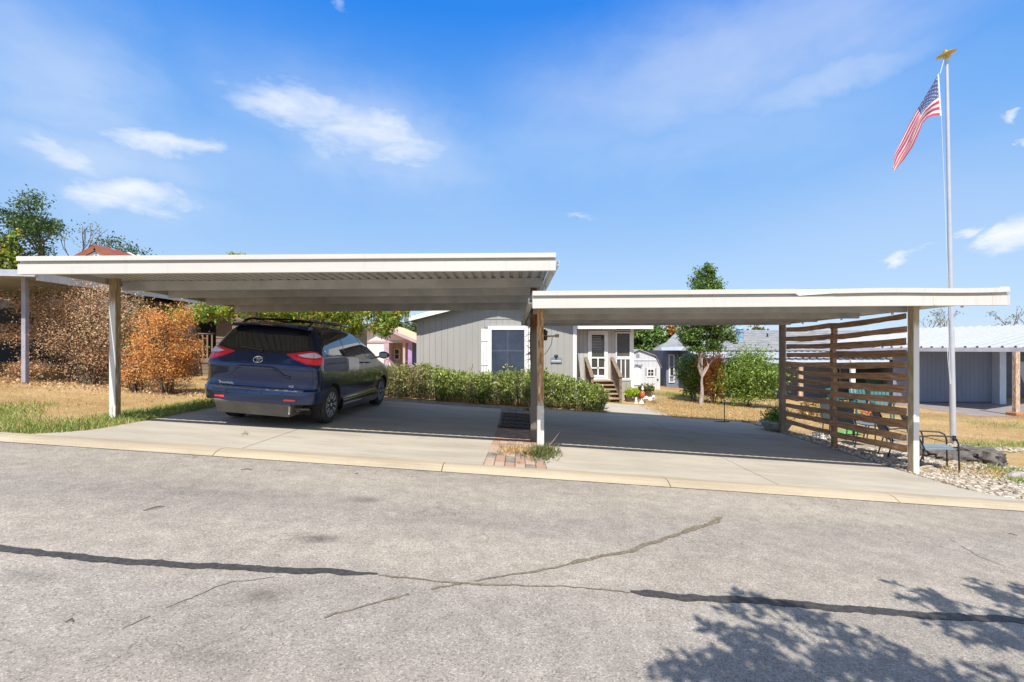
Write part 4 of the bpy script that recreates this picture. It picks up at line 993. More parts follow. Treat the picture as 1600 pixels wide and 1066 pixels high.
obj('blind', mb, mat('blind', (.28,.26,.22), .8), door)
scn = mat('insect_screen', (.085,.082,.078), .5, var=.25, vscale=2, spec=.4)
sw = framed(porch, sx0, sx1, PY, PZ(559,PY), PZ(519,PY), .05, wht, scn, 1, 1, name='screen_panel'); framed(porch, sx0, sx1, PY, PZ(517.5,PY), PZ(511,PY), .03, wht, scn, 1, 1, name='transom')
framed(porch, sx0, sx1, PY, fl, PZ(559.5,PY), .05, wht, scn, 3, 1, .04, name='lower_screen')
mb = MB().box(sx1+.002, px1, PY-.03, PY+.1, G(4.7,PY)-.2, top); obj('corner_post', mb, wht, porch)
mb = MB().box(px0,px1,PY-.04,PY-.016,fl-.04,fl+.0); obj('floor_edge', mb, wht, porch)
boards(porch, sid, PY+.1, PY+5, px1, G(4.7,PY)-.2, top, .3, name='side_board', face=-1, ax='y')
mb = MB().box(px0, px1-.02, PY+.03, PY+.05, G(4,PY)-.2, top); obj('inner_wall', mb, scn, porch)
mb = MB(); e0 = PY-.62; zz = PZ(512,e0)
mb.hexa([(px0-.0,e0,zz),(px1+.55,e0,zz),(px1+.55,PY+5,zz+.0),(px0-.0,PY+5,zz),(px0,e0,zz+.13),(px1+.55,e0,zz+.10),(px1+.55,PY+5,zz+.12),(px0,PY+5,zz+1.0)]); obj('porch_roof', mb, shing, porch)
mb = MB().box(px0, px1+.58, e0-.03, e0-.003, zz-.05, zz+.11); mb.box(px1+.552, px1+.58, e0-.002, PY+5, zz-.05, zz+.11); obj('gutter', mb, wht, porch)
deckw = mat('step_wood', (.38,.27,.17), .85, var=.25, vscale=7, bump=.5, bscale=30, stretch=(.3,1,1))
railw = mat('rail_wood', (.23,.165,.115), .85, var=.25, vscale=9, bump=.5, bscale=30)
st = thing('porch_steps', 'weathered wooden steps with handrails climbing to the white porch door', 'steps', (3.3, 18.4, G(3.3,18)))
sa, sb = PX(918,PY)-.05, PX(955,PY); gb_ = G(3.4,18)
n_ = 5
for k in range(n_):
    z = fl-.02-(fl-gb_)*k/n_; y = PY-.1-.30*k; 
    mb = MB().box(sa, sb, y-.30, y+.01, z-.04, z); obj('tread', mb, deckw, st, bevel=.005)
    mb = MB().box(sa+.02, sb-.02, y-.02, y, z-(fl-gb_)/n_, z-.042); obj('riser', mb, deckw, st)
yb_ = PY-.1-.3*n_
for x in (sa-.04, sb+.0):
    mb = MB(); mb.beam((x+.02,PY-.1,fl-.15),(x+.02,yb_,gb_+.0),.04,.25); obj('stringer', mb, railw, st)
    mb = MB(); mb.beam((x+.02,PY-.05,fl+.84),(x+.02,yb_-.05,gb_+.86),.13,.04); mb.beam((x+.02,PY-.05,fl+.70),(x+.02,yb_-.0,gb_+.72),.04,.09); obj('handrail', mb, railw, st)
    mb = MB().box(x-.03,x+.06,yb_-.02,yb_+.07,G(x,yb_)-.05,gb_+.86); obj('rail_post', mb, railw, st)
    mb = MB().box(x-.03,x+.06,PY-.14,PY-.05,fl-.1,fl+.84); obj('rail_post', mb, railw, st)
    for k in range(1, 9):
        t = k/9; y = lerp(PY-.1, yb_, t); z = lerp(fl, gb_, t); mb = MB().box(x, x+.035, y-.018, y+.018, z-.05, z+.74); obj('baluster', mb, railw, st)

# ---- garden shed
SY = 27.0; sl, sr = PX(966,SY), PX(1031.5,SY); smx = (sl+sr)/2; gs = G(smx,SY)
shed = thing('garden_shed', 'pale grey barn roofed garden shed with white door and small four pane window', 'shed', (smx, SY+1.2, gs))
shw = mat('shed_siding', (.58,.60,.64), .75, var=.05, bump=.2, bscale=40, stretch=(1,1,.3))
b0, e1, e2, pk_ = PZ(607,SY), PZ(574,SY), PZ(557,SY), PZ(548,SY); hw = (sr-sl)/2
def gam(x):
    d = abs(x-smx)/hw; return e1+(e2-e1)*min(1,(1-d)/.25) if d > .75 else e2+(pk_-e2)*(1-d/.75)
boards(shed, shw, sl, sr, SY, b0-.1, gam, .2, name='shed_board', skip=((PX(985,SY),PX(1000,SY),PZ(603,SY),PZ(574,SY)),(PX(1010,SY),PX(1023,SY),PZ(588,SY),PZ(576,SY))))
poly = [(sl,SY+.001,b0-.1),(sr,SY+.001,b0-.1),(sr,SY+.001,e1),(smx+hw*.75,SY+.001,e2),(smx,SY+.001,pk_),(smx-hw*.75,SY+.001,e2),(sl,SY+.001,e1)]
mb = MB().extrude(poly, (0,3,0)); obj('wall', mb, mat('shed_groove', (.35,.34,.35), .9), shed)
rp = [(sr+.06,e1-.05),(smx+hw*.77,e2+.02),(smx,pk_+.03),(smx-hw*.77,e2+.02),(sl-.06,e1-.05)]
for i in range(4):
    (xa,za),(xb,zb) = rp[i], rp[i+1]; mb = MB().hexa([(xa,SY-.1,za),(xb,SY-.1,zb),(xb,SY+3.1,zb),(xa,SY+3.1,za),(xa,SY-.1,za+.04),(xb,SY-.1,zb+.04),(xb,SY+3.1,zb+.04),(xa,SY+3.1,za+.04)]); obj('roof_slope', mb, mat('shed_roof', (.33,.33,.35), .9) if i == 0 else bpy.data.materials['shed_roof'], shed)
mb = MB().box(sl+.1,sr-.1,SY-.04,SY-.016,PZ(563,SY)-.02,PZ(563,SY)+.02); obj('gable_trim', mb, shw, shed)
framed(shed, PX(1010.5,SY), PX(1022.5,SY), SY-.0, PZ(589,SY), PZ(576,SY), .06, wht, dglass, 2, 2, .022)
xa, xb = PX(989.5,SY), PX(1001.5,SY); arch_ = [(xa,SY-.05,PZ(602,SY)),(xb,SY-.05,PZ(602,SY))]+[((xa+xb)/2+(xb-xa)/2*math.cos(t),SY-.05,PZ(579,SY)+.16*math.sin(t)) for t in np.linspace(0,PI,9)]
mb = MB().extrude(arch_, (0,.04,0)); dd = obj('door', mb, wht, shed)
for z in (585, 591): mb = MB().box(xa+.05, xb-.05, SY-.056, SY-.052, PZ(z,SY)-.01, PZ(z,SY)+.01); obj('door_rail', mb, shw, dd)
mb = MB().box(PX(994,SY), PX(999,SY), SY-.04, SY-.018, PZ(558,SY), PZ(553,SY)); obj('vent', mb, mat('vent_grey', (.3,.3,.32), .7), shed)
mb = MB()
for k in range(7): 
    a = Vector((PX(991+k*1.6,SY), SY-.06, PZ(571,SY)+.03*math.sin(k))); mb.beam(a, a+Vector((.10,0,.05*(-1)**k)), .02, .02)
obj('scroll_ornament', mb, blk, shed)
mb = MB().box(PX(1026.5,SY), PX(1028.5,SY), SY-.05, SY-.016, PZ(594.5,SY), PZ(592,SY)); obj('outlet', mb, blk, shed)

# ---- blue grey neighbour house on the right
nb = thing('neighbour_house', 'blue grey ranch house with shingle roof and white metal patio roof at the right', 'house', (20, 28, G(20,28)))
blue = mat('blue_grey_siding', (.19,.225,.31), .75, var=.07, vscale=1.5, bump=.2, bscale=40, stretch=(1,1,.3))
bluel = mat('pale_blue_trim', (.50,.58,.70), .7, var=.05)
groove = mat('blue_groove', (.10,.115,.15), .9)
WY = 26.0; wx0 = PX(1100,WY); eZ = PZ(548,WY); g0 = -1.05
# left wing wall facing the camera
LY = 30.0; lx0, lx1 = PX(1041,LY), PX(1105,LY); lt = PZ(548,LY)
boards(nb, blue, lx0, lx1, LY, -1.0, lt, .3); mb = MB().box(lx0, lx1, LY+.001, LY+8, -1.1, lt); obj('wing_wall', mb, groove, nb)
framed(nb, PX(1044.5,LY), PX(1053.5,LY), LY-.016, PZ(598,LY), PZ(554,LY), .06, wht, blue, 1, 1, name='window_surround'); framed(nb, PX(1045.5,LY), PX(1052.5,LY), LY-.05, PZ(588,LY), PZ(573,LY), .04, wht, dglass, 1, 1)
mb = MB(); A = P(1033,546,LY-.8); B = P(1125,546,LY-.8)
mb.hexa([A, B, (B[0],LY+6,A[2]+1.2), (A[0]+3.2,LY+6,A[2]+1.2), (A[0],A[1],A[2]+.12), (B[0],B[1],B[2]+.12), (B[0],LY+6,A[2]+1.32), (A[0]+3.2,LY+6,A[2]+1.32)]); obj('wing_roof', mb, shing, nb)
mb = MB().box(A[0],B[0],A[1]-.03,A[1]-.002,A[2]-.06,A[2]+.13); obj('wing_fascia', mb, bluel, nb)
mb = MB().tube([P(1066,587,LY-.3),P(1070,583,LY-.3),P(1073,590,LY-.3),P(1067,592,LY-.3)], .04, 6); obj('hose_reel', mb, groove, nb)
# main wall, roof
boards(nb, blue, wx0, 17.8, WY, g0, eZ-.05, .3); mb = MB().box(wx0, 34, WY+.001, WY+10, g0-.3, eZ-.02); obj('main_wall', mb, groove, nb)
rZ = PZ(516,WY+5.0)
xl, xr = PX(1095,WY), 34
mb = MB(); 
ns = 9
for i in range(ns):              # shingle courses, each stepped over the one below
    t0, t1 = i/ns, (i+1)/ns; y0, y1 = lerp(WY-.4,WY+5,t0), lerp(WY-.4,WY+5,t1)+.06; z0, z1 = lerp(eZ,rZ,t0), lerp(eZ,rZ,t1)
    xa0, xa1 = lerp(xl,xl+1.6,t0), lerp(xl,xl+1.6,t1)
    mb = MB().hexa([(xa0,y0,z0),(xr,y0,z0),(xr,y1,z1),(xa1,y1,z1),(xa0,y0,z0+.035),(xr,y0,z0+.035),(xr,y1,z1+.01),(xa1,y1,z1+.01)]); obj('shingle_course', mb, shing, nb)
mb = MB(); mb.face([(xl+1.6,WY+5.02,rZ),(xr,WY+5.02,rZ),(xr,WY+10.5,eZ),(xl,WY+10.5,eZ)]); mb.face([(xl,WY-.4,eZ-.01),(xl+1.6,WY+5,rZ-.01),(xl,WY+10.5,eZ-.01)]); obj('rear_slope', mb, shing, nb)
vy = WY+2.1; c_ = P(1156,536,vy); mb = MB().lathe([(.20,-.3),(.20,.62),(.25,.62),(.25,.66),(.19,.70),(.19,.78),(.26,.78),(.24,.84),(0,.88)], 18, c_); obj('flue', mb, mat('pale_blue_flue', (.27,.42,.56), .5, metal=.2), nb, autos=40)
for (a, b, h) in ((1177,531,.14),(1199,526.5,.20)):
    q = P(a,b,WY+2.9); mb = MB().lathe([(.045,-.1),(.045,h),(0,h)], 8, q); mb.lathe([(.10,-.05),(.06,.02),(.05,.03)], 8, q); obj('vent_pipe', mb, iron, nb)
# narrow white metal patio roof along the eave
wm = mat('white_metal_roof', (.47,.48,.50), .45, var=.04)
ay = WY-3.0; az_ = PZ(560,ay); mb = MB(); xs_ = np.arange(PX(1108,ay), 17.5, .32); R0, R1 = [], []
for x in xs_:
    for (o, h) in ((0,0),(.10,0),(.12,.03),(.20,.03),(.22,0)): R0.append((x+o, ay, az_+h)); R1.append((x+o, WY-.3, eZ-.06+h))
mb.grid([R0, R1]); mb.grid([[(p[0],p[1],p[2]-.06) for p in R0], [(p[0],p[1],p[2]-.06) for p in R1]]); obj('patio_roof', mb, wm, nb)
mb = MB().box(xs_[0], xs_[-1], ay+.02, ay+.10, az_-.22, az_-.065); obj('patio_beam', mb, bluel, nb)
for (p_, y_, m__) in ((1252, ay+.05, mat('rust_tan_post', (.52,.36,.26), .8, var=.3, vscale=8, stretch=(1,1,.3))), (1333.5, ay-1.0, wht)):
    x = PX(p_, y_); mb = MB().box(x-.09, x+.09, y_, y_+.12, G(x,y_)-.1, az_-.07); obj('patio_post', mb, m__, nb)
for (a, b, z0, z1) in ((1222,1246,592,578),(1300,1312,600,570)): framed(nb, PX(a,WY), PX(b,WY), WY-.016, PZ(z0,WY), PZ(z1,WY), .05, bluel, dglass, 2, 1, .03)
# big ribbed patio roof, turned away to the right
e = Vector((-.44,.90,0)).normalized(); u_ = Vector((.90,.44,.135)); A = Vector((PX(1597,19.0),19.0,PZ(543,19.0)))
nseg = 27; wdt = .385
for i in range(nseg):
    a = A+e*wdt*i; L9 = 8.4
    mb = MB(); w0, w1 = a+e*.006, a+e*(wdt-.006)
    mb.grid([[w0, w0+e*.13, w0+e*.15+Vector((0,0,.06)), w0+e*.20+Vector((0,0,.06)), w0+e*.24, w1], [p+u_*L9 for p in (w0, w0+e*.13, w0+e*.15+Vector((0,0,.06)), w0+e*.20+Vector((0,0,.06)), w0+e*.24, w1)]])
    obj('roof_panel', mb, wm, nb)
mb = MB().beam(A-e*.1-Vector((0,0,.085)), A+e*(nseg*wdt)-Vector((0,0,.085)), .04, .17); obj('patio_gutter', mb, mat('lilac_grey_gutter', (.42,.42,.47), .6), nb)
mb = MB(); mb.face([A+u_*.02-Vector((0,0,.03)), A+e*nseg*wdt-Vector((0,0,.03)), A+e*nseg*wdt+u_*8.4-Vector((0,0,.03)), A+u_*8.4-Vector((0,0,.03))]); obj('ceiling', mb, mat('patio_ceiling', (.35,.35,.38), .8), nb)
# shaded bay under it
BYy = 23.3; bx0, bx1 = PX(1395,BYy), PX(1549,BYy); bt = PZ(547,BYy)+.3; bb = PZ(636,BYy)
boards(nb, blue, bx0, bx1, BYy, bb+.25, bt, .2); mb = MB().box(bx0, bx1, BYy+.001, BYy+4, bb-.2, bt); obj('bay_wall', mb, groove, nb)
mb = MB().box(bx0-.1, bx1+.0, BYy-.22, BYy-.02, bb-.1, bb+.14); obj('plinth', mb, groove, nb)
mb = MB().box(bx1+.002, bx1+.30, BYy-.4, BYy+3.8, bb-.05, bt); obj('return_panel', mb, bluel, nb)
fx0 = PX(1562,27.5); boards(nb, mat('cream_siding', (.6,.58,.54), .8), fx0, fx0+7, 27.5, -.95, PZ(548,27.5), .3)
framed(nb, PX(1571,27.5), PX(1589,27.5), 27.48, PZ(590,27.5), PZ(556,27.5), .06, wht, dglass, 2, 1, .05)
mb = MB().box(fx0+.1,fx0+.4,27.1,27.4,-.95,-.70); obj('step_block', mb, deckw, nb)
rp_ = rustmat('rusty_pole', (.62,.50,.40), (.42,.22,.10), -1, 2.2, .5)
qx, qy = PX(1591,18.8), 18.8; mb = MB().box(qx-.09, qx+.07, qy, qy+.14, G(qx,qy)-.1, A.z-.16); obj('patio_post', mb, rp_, nb)
mb = MB().box(qx-.22,qx+.22,qy-.15,qy+.28,G(qx,qy)-.1,G(qx,qy)+.12); obj('post_footing', mb, mat('orange_footing', (.42,.18,.07), .8, var=.3, vscale=9), nb, bevel=.02)
mb = MB(); mb.grid([[(x, y, G(x,y)-.004) for x in np.linspace(17.3,30,10)] for y in (18.6,20,22,24.5)]); struct(obj('side_pavement', mb, mat('worn_pavement', (.27,.235,.22), .9, var=.12, vscale=2)))

# ---- left neighbour: carport, rust roofed gable, brown lap sided wall and railed porch
lc = thing('neighbour_carport', 'pale flat roofed carport on thin white posts beyond the big brown shrub', 'carport', (-15, 13, G(-15,13)))
z0 = PZ(423,12.3); mb = MB().hexa([(-21,11.5,z0+.02),(-11.0,11.5,z0-.22),(-11.0,18.5,z0-.22),(-21,18.5,z0+.02),(-21,11.5,z0+.10),(-11.0,11.5,z0-.14),(-11.0,18.5,z0-.14),(-21,18.5,z0+.10)]); obj('roof', mb, M['deck'], lc)
mb = MB(); mb.beam((-21,11.44,z0+.02),(-10.9,11.44,z0-.20),.08,.15); obj('fascia', mb, mat('bluish_fascia', (.42,.45,.52), .5), lc)
mb = MB(); mb.beam((-10.94,11.5,z0-.24),(-10.94,18.5,z0-.24),.05,.22); obj('side_gutter', mb, M['fascia'], lc)
for (x, y) in ((PX(39.5,12.1),12.05),(-11.3,17.8),(-19.6,12.05)):
    mb = MB().box(x-.05,x+.05,y,y+.10,G(x,y)-.1,z0-.2); obj('post', mb, mat('lilac_white_post', (.34,.34,.40), .6), lc)
lh = thing('brown_house', 'dark brown lap sided house with rust red gable roof and railed porch on the left', 'house', (-13, 19, G(-13,19)))
lap = mat('brown_lap', (.235,.175,.13), .85, var=.12, vscale=2, bump=.3, bscale=40, stretch=(.2,1,1)); darkw = mat('shade_toned_wall', (.035,.037,.048), .85)  # near-black navy puts the shade under carport and porch into the wall colour
LYY = 17.2; a_, b_ = PX(338,LYY), PX(455,LYY); zt_ = PZ(494,LYY)
z = G(-9,LYY)-.1; k = 0
while z < zt_:
    mb = MB().hexa([(a_,LYY-.025,z),(b_,LYY-.025,z),(b_,LYY,z),(a_,LYY,z),(a_,LYY-.006,z+.155),(b_,LYY-.006,z+.155),(b_,LYY,z+.155),(a_,LYY,z+.155)]); obj('lap_board', mb, lap, lh); z += .15
mb = MB().box(a_,b_,LYY+.001,LYY+9,G(-9,LYY)-.3,zt_); obj('side_wall', mb, lap, lh)
mb = MB().box(-20.5,a_-.02,LYY+1.6,LYY+8,G(-14,LYY)-.3,PZ(462,LYY)); obj('back_wall', mb, darkw, lh)
# porch deck, posts, railings
dz = PZ(560,LYY); p0, p1 = PX(205,LYY), a_-.03
mb = MB().box(p0,p1,LYY-.05,LYY+1.6,dz-.15,dz); obj('porch_floor', mb, lap, lh)
z = G(-11,LYY)-.1
while z < dz-.16: mb = MB().box(p0,p1,LYY-.02,LYY,z,z+.14); obj('lap_board', mb, lap, lh); z += .15
mb = MB().box(p0,p1,LYY+.01,LYY+.04,G(-11,LYY)-.1,dz-.16); obj('skirt_wall', mb, darkw, lh)
for i in range(18):
    x = lerp(p0+.1, p1-.1, i/17); mb = MB().box(x-.025,x+.025,LYY-.04,LYY-.0,dz,PZ(521,LYY)-.03); obj('baluster', mb, lap, lh)
mb = MB().box(p0,p1,LYY-.06,LYY+.03,PZ(521,LYY)-.03,PZ(521,LYY)+.02); obj('top_rail', mb, lap, lh)
pz_ = mat('blue_grey_post', (.40,.43,.50), .7)
for p_ in (246, 298): x = PX(p_,LYY); mb = MB().box(x-.06,x+.06,LYY-.03,LYY+.09,dz,PZ(468,LYY)); obj('porch_post', mb, pz_, lh)
mb = MB().hexa([(PX(190,LYY-.6),LYY-.6,PZ(472,LYY-.6)),(PX(345,LYY-.6),LYY-.6,PZ(488,LYY-.6)),(PX(345,LYY),LYY+5,PZ(488,LYY)+.9),(PX(190,LYY),LYY+5,PZ(470,LYY)+.9)]+[(PX(190,LYY-.6),LYY-.6,PZ(466,LYY-.6)),(PX(345,LYY-.6),LYY-.6,PZ(483,LYY-.6)),(PX(345,LYY),LYY+5,PZ(488,LYY)+1.0),(PX(190,LYY),LYY+5,PZ(470,LYY)+1.0)]); obj('porch_roof', mb, mat('brown_fascia', (.22,.16,.11), .8), lh)
# gable: apex at image (150,385)
GY = 21.0; ax_, az2 = PX(150,GY), PZ(384,GY); rust = mat('rust_red_metal', (.33,.10,.045), .55, var=.25, vscale=2, col2=(.22,.065,.04))
rb_ = mat('rust_red_brown', (.23,.08,.05), .6, var=.3, vscale=2)
for s in (-1, 1):
    for i in range(12):
        y0, y1 = GY+i*.6, GY+(i+1)*.6-.03; w5 = 4.2; dr = w5*.52
        mb = MB().hexa([(ax_,y0,az2),(ax_+s*w5,y0,az2-dr),(ax_+s*w5,y1,az2-dr),(ax_,y1,az2),(ax_,y0,az2+.03),(ax_+s*w5,y0,az2-dr+.03),(ax_+s*w5,y1,az2-dr+.03),(ax_,y1,az2+.03)] if s > 0 else [(ax_+s*w5,y0,az2-dr),(ax_,y0,az2),(ax_,y1,az2),(ax_+s*w5,y1,az2-dr),(ax_+s*w5,y0,az2-dr+.03),(ax_,y0,az2+.03),(ax_,y1,az2+.03),(ax_+s*w5,y1,az2-dr+.03)]); pn = obj('metal_panel', mb, rust if (i*7+s) % 3 else rb_, lh)
        mb = MB(); mb.beam((ax_,y1+.015,az2+.05),(ax_+s*w5,y1+.015,az2-dr+.05),.045,.06); obj('standing_seam', mb, wht if i in (2,3,4,6,7) else rust, pn)
    mb = MB(); mb.beam((ax_,GY-.05,az2-.10),(ax_+s*4.2,GY-.05,az2-.10-4.2*.52),.06,.22,up=(0,0,1)); obj('rake_board', mb, rust, lh)
    mb = MB(); mb.beam((ax_,GY+.03,az2-.30),(ax_+s*4.0,GY+.03,az2-.30-4.0*.52),.05,.14,up=(0,0,1)); obj('gable_trim', mb, wht, lh)
mb = MB().extrude([(ax_-4,GY+.3,az2-.1-2.1),(ax_+4,GY+.3,az2-.1-2.1),(ax_,GY+.3,az2-.1)], (0,6.8,0)); obj('gable_wall', mb, mat('gable_grey_brown', (.30,.27,.25), .9), lh)  # one even grey brown for the gable wall
mb = MB().box(ax_-3.9,ax_+3.9,GY+.31,GY+7,0,az2-2.2); obj('wall', mb, darkw, lh)
mb = MB().hexa([P(196,470,18.2),P(236,470,18.2),(PX(236,18.2)+.6,21,PZ(455,18.2)),(PX(196,18.2),21,PZ(455,18.2)),P(196,466,18.2),P(236,466,18.2),(PX(236,18.2)+.6,21,PZ(455,18.2)+.1),(PX(196,18.2),21,PZ(455,18.2)+.1)]); obj('pale_lower_roof', mb, mat('pale_metal', (.5,.5,.49), .5), lh)

# ---- pink and lilac house in the gap
QY = 34.0
pkh = thing('pink_house', 'small pale pink house with lilac porch posts seen between van and grey house', 'house', (PX(590,QY), QY+4, G(-9,QY)))
pkw = mat('pale_pink_siding', (.80,.70,.68), .8, var=.04); lil = mat('lilac_trim', (.42,.27,.55), .7); pkt = mat('mauve_trim', (.50,.36,.40), .7)
qa, qb, qz = PX(540,QY), PX(603,QY), PZ(533,QY); qe = PX(645,QY); qpk = (PX(586,QY), PZ(508,QY)); gq = G(-9,QY)-.4
boards(pkh, pkw, qa, qb, QY, gq, qz, .45); mb = MB().box(qa, qb, QY+.001, QY+8, gq, qz); obj('wall', mb, pkt, pkh)
mb = MB().extrude([(qa,QY-.02,qz),(qe+.2,QY-.02,qz),(qpk[0],QY-.02,qpk[1])], (0,.03,0)); obj('gable', mb, pkw, pkh)
mb = MB().box(qa-.2,qe+.3,QY-.08,QY-.021,qz-.12,qz+.03); obj('gable_band', mb, pkt, pkh)
yr = mat('straw_roof', (.72,.52,.30), .9, var=.1, vscale=2)
for s, xe in ((-1, qa-.4), (1, qe+.6)):
    dr = (qpk[1]-qz)*abs(xe-qpk[0])/abs((qe if s > 0 else qa)-qpk[0])*.98
    mb = MB().hexa([(xe,QY-.5,qpk[1]-dr),(qpk[0],QY-.5,qpk[1]+.05),(qpk[0],QY+9,qpk[1]+.05),(xe,QY+9,qpk[1]-dr),(xe,QY-.5,qpk[1]-dr+.14),(qpk[0],QY-.5,qpk[1]+.19),(qpk[0],QY+9,qpk[1]+.19),(xe,QY+9,qpk[1]-dr+.14)]); obj('roof', mb, yr, pkh)
    mb = MB(); mb.beam((xe,QY-.53,qpk[1]-dr+.06),(qpk[0],QY-.53,qpk[1]+.11),.05,.2); obj('rake_board', mb, pkt if s > 0 else shing_b, pkh)
# recessed porch
mb = MB().box(qb+.3,PX(632,QY),QY+2.2,QY+2.3,gq,qz); obj('porch_wall', mb, mat('yellow_cream_wall', (.60,.42,.25), .8), pkh)
framed(pkh, PX(616,QY+2.2), PX(624.5,QY+2.2), QY+2.19, PZ(562,QY+2.2), PZ(545,QY+2.2), .06, wht, dglass, 1, 2, .04)
mb = MB().box(PX(608.5,QY+2.1), PX(612,QY+2.1), QY+2.12, QY+2.19, gq+.4, PZ(543,QY)); obj('door', mb, mat('teal_door', (.05,.2,.22), .6), pkh)
mb = MB().box(PX(630,QY+3), PX(640,QY+3), QY+2.9, QY+3, gq, qz-.2); obj('far_wall', mb, mat('pale_blue_wall', (.62,.68,.82), .8), pkh)
mb = MB().box(PX(644,QY+3), PX(662,QY+3), QY+2.9, QY+3, gq, qz-.1); obj('blue_wall', mb, mat('mid_blue_wall', (.22,.30,.55), .8), pkh)
for (a, m__, w6) in ((605, pkt, .22), (641.5, lil, .17), (632,pkt,.10)):
    x = PX(a,QY); mb = MB().box(x-w6,x+w6*.6,QY-.06,QY+.1,gq,qz-.12); obj('porch_post', mb, m__, pkh)
A1, B1 = Vector(P(608,563,QY-.3)), Vector(P(629,583,QY-.9))
mb = MB(); mb.beam(A1, B1, .08, .10); obj('handrail', mb, mat('rail_mauve', (.25,.16,.17), .8), pkh)
for k in range(9): q = A1.lerp(B1, (k+.5)/9); mb = MB().box(q.x-.035,q.x+.035,q.y-.03,q.y+.03,q.z-.80,q.z-.05); obj('baluster', mb, wht, pkh)
mb = MB(); mb.beam(A1-Vector((0,0,.85)), B1-Vector((0,0,.85)), .4, .12); obj('stair_stringer', mb, wht, pkh)
# ================================================================== plants
bark = mat('bark', (.17,.13,.10), .9, var=.25, vscale=8, bump=.8, bscale=30, stretch=(1,1,.3))
barkp = mat('pale_bark', (.40,.32,.28), .9, var=.25, vscale=10, bump=.6, bscale=40, stretch=(1,1,.3))
lf_brown = leafmat('tan_dead_leaves', [(.22,.12,.075),(.46,.26,.16),(.64,.40,.24),(.74,.54,.36),(.36,.32,.12)], .8, .2)
lf_orange = leafmat('orange_dead_leaves', [(.30,.12,.04),(.62,.27,.08),(.80,.40,.13),(.86,.54,.22)], .8, .25)
lf_rust = leafmat('rust_leaves', [(.36,.09,.02),(.72,.22,.04),(.85,.32,.08),(.82,.42,.16)], .7, .25)
lf_green = leafmat('green_leaves', [(.04,.09,.015),(.12,.21,.035),(.23,.36,.06),(.38,.50,.11)], .5, .3)
lf_dark = leafmat('dark_green_leaves', [(.02,.05,.015),(.045,.10,.025),(.09,.16,.045),(.14,.22,.07)], .5, .25)
lf_yel = leafmat('yellow_green_leaves', [(.07,.14,.03),(.18,.28,.04),(.38,.44,.05),(.62,.52,.06),(.70,.42,.05)], .5, .4)
lf_hedge = leafmat('hedge_leaves', [(.035,.065,.012),(.12,.19,.03),(.27,.36,.06),(.48,.56,.14),(.66,.66,.28)], .5, .3)
lf_hedge2 = leafmat('hedge_leaves_tan', [(.07,.075,.03),(.19,.19,.06),(.36,.34,.12),(.55,.46,.24),(.50,.33,.20)], .6, .3)
lf_grass = leafmat('grass_blades', [(.09,.15,.03),(.20,.30,.06),(.34,.42,.11),(.55,.50,.22)], .6, .3)
lf_straw = leafmat('straw_blades', [(.30,.19,.07),(.52,.35,.15),(.68,.49,.24),(.74,.60,.34)], .8, .25)
lf_olive = leafmat('olive_leaves', [(.06,.08,.03),(.12,.15,.05),(.22,.23,.08),(.32,.28,.10)], .6, .25)

def limbs(root, base, tops, r0, m_, name='trunk', lean=.15, branch='limb'):
    """trunk to a fork, then limbs to given points"""
    base = Vector(base); fork = Vector(tops[0]); 
    def wig(a, b, n, w_):
        L = (b-a).length; return [a.lerp(b, i/n)+Vector((rnd.uniform(-1,1),rnd.uniform(-1,1),rnd.uniform(-.5,.5)))*w_*L*(0 if i in (0,n) else 1) for i in range(n+1)]
    p = wig(base, fork, 5, .02); mb = MB().tube(p, [r0*1.25]+[r0*(1-.12*i) for i in range(1,6)], 10); obj(name, mb, m_, root, autos=60)
    for t_ in tops[1:]:
        t_ = Vector(t_); p = wig(fork-Vector((0,0,.03)), t_, 6, .05); mb = MB().tube(p, [r0*.42*(1-.12*i) for i in range(7)], 7)
        for k in range(4):
            a = p[2+k % 4]; d = (t_-fork)*.35; e_ = a+Vector((rnd.uniform(-1,1),rnd.uniform(-1,1),rnd.uniform(-.2,1)))*d.length*.9
            mb.tube(wig(a, e_, 3, .08), [r0*.16, r0*.12, r0*.08, r0*.03], 5)
        obj(branch, mb, m_, root, autos=60)
def clumpy(n, boxes, cs=.22, shell=.5, kk=None):
    P_, Nn = [], []
    tot_ = sum(b[2] for b in boxes)
    for c, r_, w_ in boxes:
        p, q = blobpts(int(n*w_/tot_), c, r_, shell, cs=cs, clumps=kk); P_.append(p); Nn.append(q)
    return np.vstack(P_), np.vstack(Nn)

# shrubs on the left
def shrub(name, label, c, r, n, m_, size, stems=9, m2=None, cs=.2, cat='shrub', group=None, stemm=None, aspect=.45, kk=None, up=.2):
    x, y = c; g = G(x, y); t = thing(name, label, cat, (x, y, g), group=group)
    cz = g+r[2]*1.0
    p, q = blobpts(n, (x, y, cz+.12), r, .45, cs=cs, clumps=kk or max(20, n//130))
    keep = p[:,2] > g+.05; leafmesh('foliage', p[keep], q[keep], size, [m_] if not m2 else [m_, m_, m2], t, aspect, up, kind='stuff')
    mb = MB()
    for i in range(stems):
        a = 2*PI*i/stems+rnd.uniform(-.3,.3); e_ = Vector((x+math.cos(a)*r[0]*rnd.uniform(.4,.95), y+math.sin(a)*r[1]*.7, cz+r[2]*rnd.uniform(-.3,.75)))
        b_ = Vector((x+rnd.uniform(-.12,.12), y+rnd.uniform(-.1,.1), g-.03)); mid_ = b_.lerp(e_, .45)+Vector((0,0,r[2]*.18))
        mb.tube([b_, mid_, e_], [.02, .014, .005], 5)
        for k in range(5):
            s0 = mid_.lerp(e_, rnd.random()*1.05); mb.tube([s0, s0+Vector((rnd.uniform(-.4,.4),rnd.uniform(-.3,.3),rnd.uniform(.05,.45)))*r[2]*.6], [.008,.003], 4)
    obj('stems', mb, stemm or bark, t)
    return t
bx_, by_ = PX(128, 12.6), 12.9
